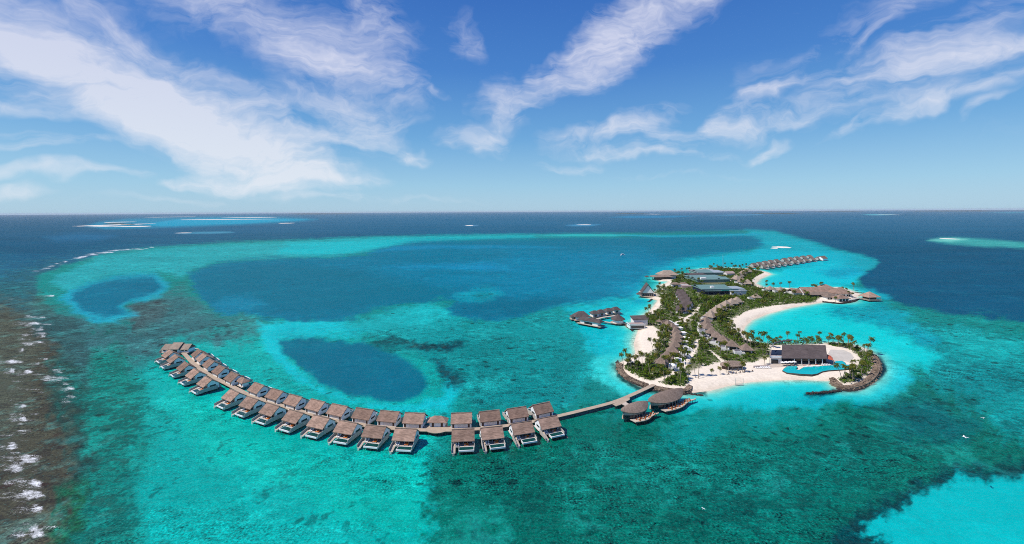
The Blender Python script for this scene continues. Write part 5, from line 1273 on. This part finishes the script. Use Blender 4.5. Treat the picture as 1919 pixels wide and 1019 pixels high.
MB().add([(-.4, .4, .25), (.4, .4, .25), (.4, 1.0, .95), (-.4, 1.0, .95), (-.4, .4, .42), (.4, .4, .42), (.4, .92, 1.05), (-.4, .92, 1.05)], [(0, 1, 2, 3), (4, 7, 6, 5), (0, 4, 5, 1), (1, 5, 6, 2), (2, 6, 7, 3), (3, 7, 4, 0)]).build('backrest', M['door'], bl)
for x in (-.33, .33):
    for y in (-.9, .35): MB().box(x - .05, x + .05, y - .05, y + .05, 0, .25).build('leg', M['timber'], bl)
index_kids(bl); fb = True
for i, (x, y) in enumerate([(1364,701.5),(1371.6,700.4),(1378.4,699.8),(1385.8,698.8),(1393.6,698.2),(1394.8,695.6),(1402,697.4),(1409,696.4),(1371.8,694),(1381,695),(1386.6,691.4)]):
    q = bl if fb else copy_tree(bl); fb = False
    q.location = P(x, y, GZ); q.rotation_euler = (0, 0, -1.2 + .1 * (i % 3)); q['group'] = 'brown loungers on the sand before the thatched bar'
    q['label'] = 'brown wooden lounger on the sand before the thatched bar'
for i in range(8):
    q = copy_tree(lb); q.location = P(1416.5 + 3.7 * i, 690 - .2 * (i % 3), GZ); q.scale = (1.3, 1.3, 1.3); q.rotation_euler = (0, 0, .1); q['group'] = 'white loungers in the row below the low terrace wall'; q['label'] = 'white lounger in the row below the low terrace wall, left of the pool'
t = thing('terrace_wall', 'low pale terrace wall with planting left of the pool house', 'wall')
quadprism('wall', [P(1412,685.5,GZ+1.4), P(1441,684.6,GZ+1.4), P(1441,684,GZ+1.4), P(1412,684.9,GZ+1.4)], .6, GZ + 1.4, M['render_pink'], t)
# thatched bar
c = P(1372, 690, GZ); t = thing('beach_bar', 'oval thatched beach bar with an open front on the sand', 'bar', (c.x, c.y, GZ - .1), R(6))
vs, fs = lens_roof(20.5, 5.0, 3.1, 5.4, 2.9, th=.45)
vs = [(x if abs(x) < 6 else math.copysign(6 + (abs(x) - 6) * .62, x), y, z) for x, y, z in vs]
MB().add(vs, fs).build('roof', M['thatch_grey'], t)
MB().prism(lens_outline(15, -3.2, 3.6), 0, 3.0).build('bar_wall', M['door'], t)
MB().box(-3.5, 4.5, -3.5, -3.0, 0, 1.1).build('counter', M['timber'], t)
for x in (-5, -2, 2, 5): MB().cyl(x, -3.9, 0, 3.3, .12, n=6).build('post', M['timber'], t)
FOOT.append((c.x, c.y, 8))
# swing in the shallows
c = P(1385.5, 722.5, 0); t = thing('water_swing', 'timber swing frame with two posts standing in the shallows', 'swing', (c.x, c.y, 0), R(3))
MB().cyl(-2.5, 0, -1, 4.6, .12, n=6).build('post', M['timber'], t); MB().cyl(2.5, 0, -1, 4.6, .12, n=6).build('post', M['timber'], t)
MB().box(-2.4, 2.4, -.35, .35, .5, .66).build('seat', M['timber'], t)
MB().box(-2.4, 2.4, -.06, .06, 1.2, 1.3).build('rail', M['timber'], t)

# ------------------------------------------------------------------ boats and birds
c = P(1167, 478, 0); t = thing('motor_boat', 'small white motor boat with a dark canopy alone on the lagoon', 'boat', (c.x, c.y, 0), .4)
MB().prism([(-6, -1.8), (3.5, -1.9), (7.5, 0), (3.5, 1.9), (-6, 1.8)], -.3, 1.3).build('hull', M['hull'], t)
MB().box(-4, 2.2, -1.4, 1.4, 1.302, 3.0).build('cabin', M['hull'], t); MB().box(-3.8, 2.24, -1.44, 1.44, 1.9, 2.7).build('window', M['glass'], t); MB().box(-5, 2.6, -1.7, 1.7, 3.3, 3.5).build('canopy', M['wall_white'], t)
for x in (-4.8, 2.4): MB().box(x - .08, x + .08, -1.5, 1.5, 3.0 if x < 2 else 3.0, 3.297).build('strut', M['frame'], t)
def bird(label, px, py, z, rz, span):
    p = P(px, py, z); t = thing('seabird', label, 'bird', p, rz, None)
    b = MB(); n = 6
    b.bar((-.42 * span, 0, 0), (-.1 * span, 0, .02 * span), .012 * span, 6, .055 * span); b.bar((-.1 * span, 0, .02 * span), (.28 * span, 0, .02 * span), .055 * span, 6, .01 * span)
    for s in (-1, 1):
        b.add([(.0, s * .03 * span, .03 * span), (.14 * span, s * .03 * span, .03 * span), (.10 * span, s * .26 * span, .12 * span), (-.02 * span, s * .5 * span, .06 * span), (-.03 * span, s * .24 * span, .11 * span),
               (.0, s * .03 * span, .015 * span), (.14 * span, s * .03 * span, .015 * span), (.10 * span, s * .26 * span, .10 * span), (-.02 * span, s * .5 * span, .05 * span), (-.03 * span, s * .24 * span, .095 * span)],
              [(0, 1, 2, 4), (4, 2, 3), (5, 9, 7, 6), (9, 8, 7), (0, 4, 9, 5), (4, 3, 8, 9), (3, 2, 7, 8), (2, 1, 6, 7)])
    b.build('body', M['hull'], t)
bird('white seabird with spread wings low over the dark reef at right', 1808, 819, 22, 2.6, 3.0)
bird('tiny white seabird over the turquoise reef flat, lower middle', 1318, 953, 20, .6, 1.4)
bird('tiny white seabird above the other one at far right', 1842, 783, 24, 1.2, 1.6)

# ------------------------------------------------------------------ revetments: heaps of stone nobody could count
def stones(name, line, w, seed, m, zb=0.0, zt=1.9, dens=1.35, size=(.35, .8)):
    r = random.Random(seed); pts = [P(x, y) for x, y in line]; pts = smooth_line(pts, 6) if len(pts) > 2 else pts
    L = sum((b - a).length for a, b in zip(pts, pts[1:])); n = int(L * w * dens); mb = MB()
    seg = along(pts, L / max(8, n)); 
    ico = [(0, 0, 1), (.89, 0, .45), (.28, .85, .45), (-.72, .53, .45), (-.72, -.53, .45), (.28, -.85, .45), (.72, .53, -.45), (-.28, .85, -.45), (-.89, 0, -.45), (-.28, -.85, -.45), (.72, -.53, -.45), (0, 0, -1)]
    fi = [(0,1,2),(0,2,3),(0,3,4),(0,4,5),(0,5,1),(1,6,2),(2,6,7),(2,7,3),(3,7,8),(3,8,4),(4,8,9),(4,9,5),(5,9,10),(5,10,1),(1,10,6),(6,11,7),(7,11,8),(8,11,9),(9,11,10),(10,11,6)]
    for p, d in seg:
        s = Vector((-d.y, d.x, 0)); t = r.uniform(-.5, .5)
        c = p + s * t * w + d * r.uniform(-.6, .6); h = zb + (zt - zb) * (1 - (abs(t) * 2) ** 1.6) * r.uniform(.75, 1.1)
        q = r.uniform(*size); a = r.uniform(0, 6.28); e = (q * r.uniform(.8, 1.4), q * r.uniform(.7, 1.1), q * r.uniform(.6, .9))
        ca, sa = math.cos(a), math.sin(a); vs = []
        for x, y, z in ico:
            k = r.uniform(.82, 1.15); x, y, z = x * e[0] * k, y * e[1] * k, z * e[2] * k
            vs.append((c.x + x * ca - y * sa, c.y + x * sa + y * ca, h + z - .25))
        mb.add(vs, fi)
    bs = MB(); ribbon(mb, [Vector((p.x, p.y, 0)) for p, d in along(pts, max(1.5, L / 60))], w * .36, -.6, zt - .55)
    o = mb.build(name, m); o['kind'] = 'stuff'; return o
stones('revetment_stones', [(1161,683),(1162,692),(1168,702),(1180,711),(1198,719),(1216,725)], 5.0, 1, M['rock'])
stones('revetment_stones', [(1222,727),(1240,730.5),(1262,734),(1280,735),(1290,731),(1293,725)], 5.0, 2, M['rock'])
stones('revetment_stones', [(1562,718),(1568,724),(1584,728),(1604,726),(1624,717),(1637,705),(1643,692),(1642,680),(1636,667)], 5.6, 3, M['rock'])
stones('revetment_stones', [(1560,712),(1566,718),(1574,724)], 5.0, 9, M['rock'])
stones('breakwater_stones', [(1159,683),(1160,693),(1166,704),(1178,713.5),(1197,722),(1214,728)], 2.0, 21, M['rock_dark'], -.2, .7)
stones('breakwater_stones', [(1222,730.5),(1240,734),(1262,737.5),(1282,739),(1294,735)], 2.0, 22, M['rock_dark'], -.2, .7)
stones('breakwater_stones', [(1567,728),(1584,732),(1605,730.5),(1627,720.5),(1641,707.5),(1648,692),(1647,679),(1640,665)], 2.2, 23, M['rock_dark'], -.2, .8)
stones('breakwater_stones', [(1512,738),(1530,737),(1550,735.5),(1575,732.5)], 2.6, 4, M['rock_dark'], -.1, 1.1)
stones('breakwater_stones', [(1157,678),(1158,684),(1160,690)], 2.2, 5, M['rock_dark'], -.1, 1.2)
stones('breakwater_stones', [(1288,737),(1302,739.5),(1318,741.5)], 2.2, 6, M['rock_dark'], -.2, .7)
stones('breakwater_stones', [(1542,566),(1556,567.5),(1572,569),(1588,567.5),(1600,564.5),(1606,560)], 4.6, 7, M['rock_dark'], -.1, 1.5)
stones('breakwater_stones', [(1602,548),(1612,549),(1626,550.5)], 3.0, 8, M['rock_dark'], -.2, .9)
stones('breakwater_stones', [(1170,606),(1174,611),(1182,615.5),(1196,617.5)], 3.2, 10, M['rock'], -.1, 1.5)
stones('breakwater_stones', [(1181,615),(1184,619),(1187,621)], 2.2, 11, M['rock_dark'], -.1, 1.0)
stones('breakwater_stones', [(1222,561),(1217,564.5),(1214,566)], 2.6, 12, M['rock_dark'], -.1, 1.0)
stones('breakwater_stones', [(1312,503.5),(1335,501.8),(1350,501.8)], 4.0, 13, M['rock_dark'], -.1, 1.0)

# ------------------------------------------------------------------ palms and trees
def make_palm(seed, h=9.0, lean=1.2, fr=3.1, nf=17):
    r = random.Random(seed); t = thing('palm_tree', 'palm', 'palm tree')
    a = r.uniform(0, 6.28); n = 7; pts = []
    for i in range(n + 1):
        k = i / n; pts.append(Vector((math.cos(a) * lean * k ** 1.7, math.sin(a) * lean * k ** 1.7, h * k - .3)))
    mb = MB()
    for i, (p, q) in enumerate(zip(pts, pts[1:])): mb.bar(p, q, .20 - .012 * i, 6, .20 - .012 * (i + 1))
    mb.build('trunk', M['bark'], t)
    top = pts[-1]; c = MB()
    for f in range(nf):
        az_ = 2 * math.pi * f / nf + r.uniform(-.2, .2); el_ = r.choice((1.15, .75, .4, .05, -.25)) + r.uniform(-.15, .15); L = fr * r.uniform(.85, 1.1)
        d = Vector((math.cos(az_), math.sin(az_), 0)); sd = Vector((-d.y, d.x, 0)); p = top.copy(); e = el_; ns = 7; prev = None
        for k in range(ns + 1):
            w = .62 * math.sin(math.pi * (.12 + .83 * k / ns)) ** .7 * fr / 3.1
            dr = d * math.cos(e) + Vector((0, 0, math.sin(e))); up = d * -math.sin(e) + Vector((0, 0, math.cos(e)))
            cur = (p.copy(), p + sd * w - up * w * .45 + dr * .15, p - sd * w - up * w * .45 + dr * .15)
            if prev:
                # leaflets with gaps between them
                m1 = prev[0].lerp(cur[0], .72)
                c.add([prev[0], m1, prev[1].lerp(cur[1], .62), prev[1]], [(0, 1, 2, 3)])
                c.add([prev[0], prev[2], prev[2].lerp(cur[2], .62), m1], [(0, 1, 2, 3)])
            prev = cur; p = p + dr * (L / ns); e -= (.30 + .05 * k) * (1.0 if el_ > .3 else .7)
    c.build('crown', M['frond'], t)
    return t
def make_tree(seed, mt, n=170, rad=2.4, h=4.2, flat=.75):
    r = random.Random(seed); t = thing('broadleaf_tree', 'tree', 'tree')
    mb = MB(); mb.bar((0, 0, -.3), (r.uniform(-.2, .2), r.uniform(-.2, .2), h * .5), .17, 6, .11)
    for i in range(4):
        a = i * 1.57 + r.uniform(-.4, .4); mb.bar((0, 0, h * .42), (math.cos(a) * rad * .55, math.sin(a) * rad * .55, h * .72), .09, 5, .04)
    mb.build('trunk', M['bark'], t)
    lob = [(r.uniform(-.5, .5) * rad, r.uniform(-.5, .5) * rad, h * r.uniform(.58, .86), rad * r.uniform(.38, .62)) for _ in range(7)]
    c = MB()
    for i in range(n):
        x0, y0, z0, rr = r.choice(lob)
        v = Vector((r.gauss(0, 1), r.gauss(0, 1), r.gauss(0, .8))).normalized(); k = rr * r.uniform(.55, 1.08)
        p = Vector((x0, y0, z0)) + Vector((v.x * k, v.y * k, v.z * k * flat)); s = r.uniform(.22, .46) * (rad / 2.4) ** .5
        nrm_ = (v + Vector((r.uniform(-.7, .7), r.uniform(-.7, .7), r.uniform(.0, .9)))).normalized(); q = nrm_.to_track_quat('Z', 'Y')
        a = r.uniform(0, 3.14); u1 = q @ Vector((math.cos(a), math.sin(a), 0)); u2 = q @ Vector((-math.sin(a), math.cos(a), 0))
        c.add([p + u1 * s, p + u2 * s * .62, p - u1 * s, p - u2 * s * .62], [(0, 1, 2, 3)])
    c.build('crown', M[mt], t)
    return t
palms = [make_palm(11, 8.6, 1.0), make_palm(12, 9.6, 2.2, 3.2), make_palm(13, 7.4, .6, 2.9, 15), make_palm(14, 10.6, 3.6, 3.3), make_palm(15, 6.2, .5, 2.9, 18)]
trees = [make_tree(21, 'leaf'), make_tree(22, 'leaf_olive', 150, 2.1, 3.6), make_tree(23, 'leaf', 190, 2.8, 5.0), make_tree(24, 'leaf_olive', 150, 2.3, 3.3), make_tree(25, 'leaf', 170, 2.5, 4.2, .9)]
for o in palms + trees: index_kids(o)
usedp = set()
def plant(proto, p, rz, sc, label, group):
    if proto.name in usedp: q = copy_tree(proto)
    else: q = proto; usedp.add(proto.name)
    q.location = p; q.rotation_euler = (0, 0, rz); q.scale = (sc, sc, sc); q['label'] = label; q['group'] = group
    return q
def clear(x, y, m=0.0):
    return all((x - a) ** 2 + (y - b) ** 2 > (r + m) ** 2 for a, b, r in FOOT)
landp = LANDW
def inside(poly, x, y):
    c = False
    for (ax, ay), (bx, by) in zip(poly, poly[1:] + poly[:1]):
        if (ay > y) != (by > y) and x < (bx - ax) * (y - ay) / (by - ay) + ax: c = not c
    return c
pathw = [([P(*q) for q in l], w) for l, w in PATHS]
def on_path(x, y):
    for l, w in pathw:
        for a, b in zip(l, l[1:]):
            e = b - a; t = max(0, min(1, ((x - a.x) * e.x + (y - a.y) * e.y) / e.length_squared))
            if math.hypot(x - a.x - e.x * t, y - a.y - e.y * t) < w * .8: return True
    return False
# zone: words, palms, trees, tree scale, undergrowth tufts, undergrowth height
ZP = dict(
 wallgrove=('in the grove behind the curved rock wall', 17, 14, .8, 330, 1.0), wallgrove2=('in the green corner right of the boardwalk landing', 6, 8, .75, 150, .9),
 westbeach=('between the west beach and the left villa row', 26, 14, .75, 240, .8), strip=('in the strip right of the left villa row', 14, 30, .95, 620, 1.2),
 midstrip=('in the wide garden right of the central path', 16, 26, .85, 420, 1.0), eastbeach=('between the right villa row and the curved bay', 26, 18, .85, 330, .9),
 ring=('behind the inner end of the curved bay', 16, 12, 1.0, 200, 1.1), north=('in the northern wood', 26, 42, 1.6, 2100, 2.2), green=('in front of the works halls', 6, 32, 1.5, 520, 2.0),
 nwgrove=('in the wood left of the works halls', 16, 32, 1.2, 520, 1.6), west=('around the dark gabled houses', 26, 30, 1.0, 520, 1.1), hookrim=('on the rim of the sandy hook', 14, 16, .7, 420, .9),
 core=('in the heart of the island', 0, 0, 1.0, 9500, 1.2),
 westpoint=('beside the white shore house at the spa bridge', 8, 6, .9, 260, 1.1), aframe=('between the A frame house and the low pale houses', 4, 5, .9, 160, 1.0),
 northspit=('on the northern spit', 12, 8, 1.1, 160, 1.4), poolside=('behind the pool house', 7, 8, .7, 120, .8))
ug = MB(); rr_ = random.Random(5)
for z, (words_, np_, nt_, ts, nu, uh) in ZP.items():
    poly = [tuple(P(*q)[:2]) for q in VEG[z]]
    xs = [p[0] for p in poly]; ys = [p[1] for p in poly]
    def sample(m=0.0, tries=400):
        for _ in range(tries):
            x, y = rr_.uniform(min(xs), max(xs)), rr_.uniform(min(ys), max(ys))
            if inside(poly, x, y) and clear(x, y, m) and not on_path(x, y): return x, y
        return None
    for i in range(np_):
        s = sample(-1.5)
        if s: plant(rr_.choice(palms), (s[0], s[1], GZ), rr_.uniform(0, 6.28), rr_.uniform(.8, 1.12), f'coconut palm standing {words_}', f'coconut palms {words_}')
    for i in range(nt_):
        s = sample(-.6)
        if s: plant(rr_.choice(trees), (s[0], s[1], GZ), rr_.uniform(0, 6.28), ts * rr_.uniform(.75, 1.3), f'leafy round tree or shrub {words_}', f'leafy trees {words_}')
    for i in range(int(nu * 1.15)):
        s = sample(-1.0, 60)
        if not s: continue
        hh = uh * rr_.uniform(.5, 1.3); w = rr_.uniform(.6, 1.4) * (1 + .35 * (uh > 1.3))
        for k in range(9):
            v = Vector((rr_.gauss(0, 1), rr_.gauss(0, 1), abs(rr_.gauss(0, .9)))).normalized()
            p = Vector((s[0] + v.x * w, s[1] + v.y * w, GZ - .1 + v.z * hh)); sz = rr_.uniform(.28, .60) * (1 + .4 * (uh > 1.3))
            q = (v + Vector((rr_.uniform(-.6, .6), rr_.uniform(-.6, .6), rr_.uniform(.2, 1)))).normalized().to_track_quat('Z', 'Y')
            a = rr_.uniform(0, 3.14); u1 = q @ Vector((math.cos(a), math.sin(a), 0)) * sz; u2 = q @ Vector((-math.sin(a), math.cos(a), 0)) * sz * .65
            ug.add([p + u1, p + u2, p - u1, p - u2], [(0, 1, 2, 3)])
o = ug.build('undergrowth', M['undergrowth']); o['kind'] = 'stuff'
# palms that stand out on their own (foot of the trunk, variety, size, turn)
SOLO = [
 (1560,645,0,1.0,0,'tall palm behind the right end of the pool house roof'), (1571,648.5,2,1.0,1,'palm on the hook, second right of the pool house roof'), (1578,652,2,.9,2,'lower palm on the hook shore, third right of the pool house roof'),
 (1587,652,1,1.0,3,'tall palm left in the clump at the back of the sandy hook'), (1594,655,0,1.1,4,'full crowned palm in the clump at the back of the sandy hook'), (1600,658,2,1.05,5,'palm right in the clump at the back of the sandy hook'),
 (1619,665,0,.95,2,'single palm on the right shoulder of the sandy hook'), (1631,675,4,1.1,1,'short palm at the outer right edge of the sandy hook'), (1552,646,4,1.1,.5,'bushy palm just behind the pool house roof ridge end'),
 (1577,711,3,.95,2.6,'leaning palm at the front of the hook, crown over the pool edge'), (1580,710,1,.9,2.4,'leaning palm next to the pool corner on the front of the hook'), (1585,708,0,.95,0,'upright palm in the front clump of the hook'), (1594,709,2,1.05,3,'dense palm in the front clump of the hook'),
 (1602,708,1,.95,1,'rightmost palm in the front clump of the hook'), (1597,697,0,.95,2,'palm on the sand behind the front clump of the hook'),
 (1177,683,0,.9,1,'lone palm on the west tip of the rock wall by the water'), (1190,687,2,1.0,2,'palm next to the lone one on the west tip'), (1199,688,1,.85,0,'leaning palm third from the west tip'),
 (1375,638,0,.95,1,'left palm of the pair by the bay water behind the right villa row'), (1384,640,2,1.05,3,'right palm of the pair by the bay water behind the right villa row'), (1400.5,646,0,.95,2,'palm at the bay water edge left of the pool house'),
 (1415.5,653,0,.8,5,'first palm of the line left of the pool house, over the bay'), (1426.5,652,2,1.0,2,'second palm of the line left of the pool house, over the bay'), (1438,651,1,.9,4,'third palm of the line left of the pool house, over the bay'), (1450,652,4,1.1,1,'palm beside the curved beam of the pool house'),
 (1477,651,4,1.0,1,'low palm behind the pool house roof, left'), (1512,651,4,1.2,2,'palm behind the middle of the pool house roof'), (1522,650.5,4,1.3,3,'palm behind the pool house roof, right of the middle'), (1535,650.5,4,1.15,1,'wide palm behind the pool house roof, right'),
 (1303,708,3,1.05,.9,'left palm of the two bent ones alone on the front beach'), (1309,709,3,1.15,.3,'right palm of the two bent ones alone on the front beach'), (1290,704,0,.85,2,'palm on the sand left of the two bent palms'),
 (1391,697,4,1.1,0,'bright palm in front of the right end of the thatched bar'), (1395.5,697,2,.8,1,'slim palm right of the thatched bar'), (1361,697.5,2,.8,2,'palm in front of the left end of the thatched bar'), (1364.5,698.5,4,1.0,3,'second palm before the left end of the thatched bar'),
 (1334,704,4,.7,1,'small palm at the back of the front beach'), (1349.5,702,4,.8,2,'small palm on the front beach left of the bar'), (1432,683,4,.9,0,'yellow green palm over the low terrace wall'),
 (1411.5,541,0,1.0,1,'palm on the sand of the far north beach, right'), (1407,523,0,.9,2,'palm alone in the far north beach'), (1435,538,0,1.1,3,'palm at the neck, left of the small thatched villas'), (1449,540,4,1.2,1,'palm among the small thatched villas, left'), (1462,541,0,1.0,2,'palm among the small thatched villas, middle'), (1480,542,0,1.25,1,'tall palm over the neck left of the restaurants'),
 (1523,546,0,1.1,1,'palm behind the long restaurant hall'), (1529,546,4,1.5,2,'dense palm behind the long restaurant hall'), (1537,545,0,1.35,3,'tallest palm behind the restaurants of the eastern point'), (1580,548,2,1.0,1,'palm right of the tall hip roof on the eastern point'), (1587,550,2,1.0,2,'palm on the sand of the eastern point'), (1590,556,2,1.0,3,'palm at the foot of the eastern jetty'), (1597,558,2,.9,4,'outermost palm by the eastern jetty'),
 (1600,543,2,1.3,1,'palm at the bare sand of the eastern tip'), (1566,566,4,1.0,1,'palm over the curved sea wall of the eastern point'),
 (1265,513,0,1.0,1,'left palm of the three above the north west shore'), (1277,512.5,0,1.05,2,'middle palm of the three above the north west shore'), (1286,512.5,0,1.1,3,'right palm of the three above the north west shore'), (1232,545,4,1.2,1,'palm right of the A frame house'),
]
for x, y, k, sc, rz, lb_ in SOLO:
    p = P(x, y, GZ); plant(palms[k], (p.x, p.y, GZ - .1), rz, sc, lb_, 'palms standing apart on the shore')

# ------------------------------------------------------------------ the air over the sea
hz = MB().box(-63000, 63000, -63000, 63000, -3, 128).build('haze', None); hz['kind'] = 'stuff'
hm = bpy.data.materials.new('sea air'); hm.use_nodes = True; hm.node_tree.nodes.clear(); N = NT(hm.node_tree)
pv = N.n('ShaderNodeVolumePrincipled', i_Color=(.80, .90, 1.0, 1), i_Density=1.8e-5, i_Anisotropy=.0)
N.nt.links.new(pv.outputs[0], N.n('ShaderNodeOutputMaterial').inputs['Volume']); hz.data.materials.append(hm)
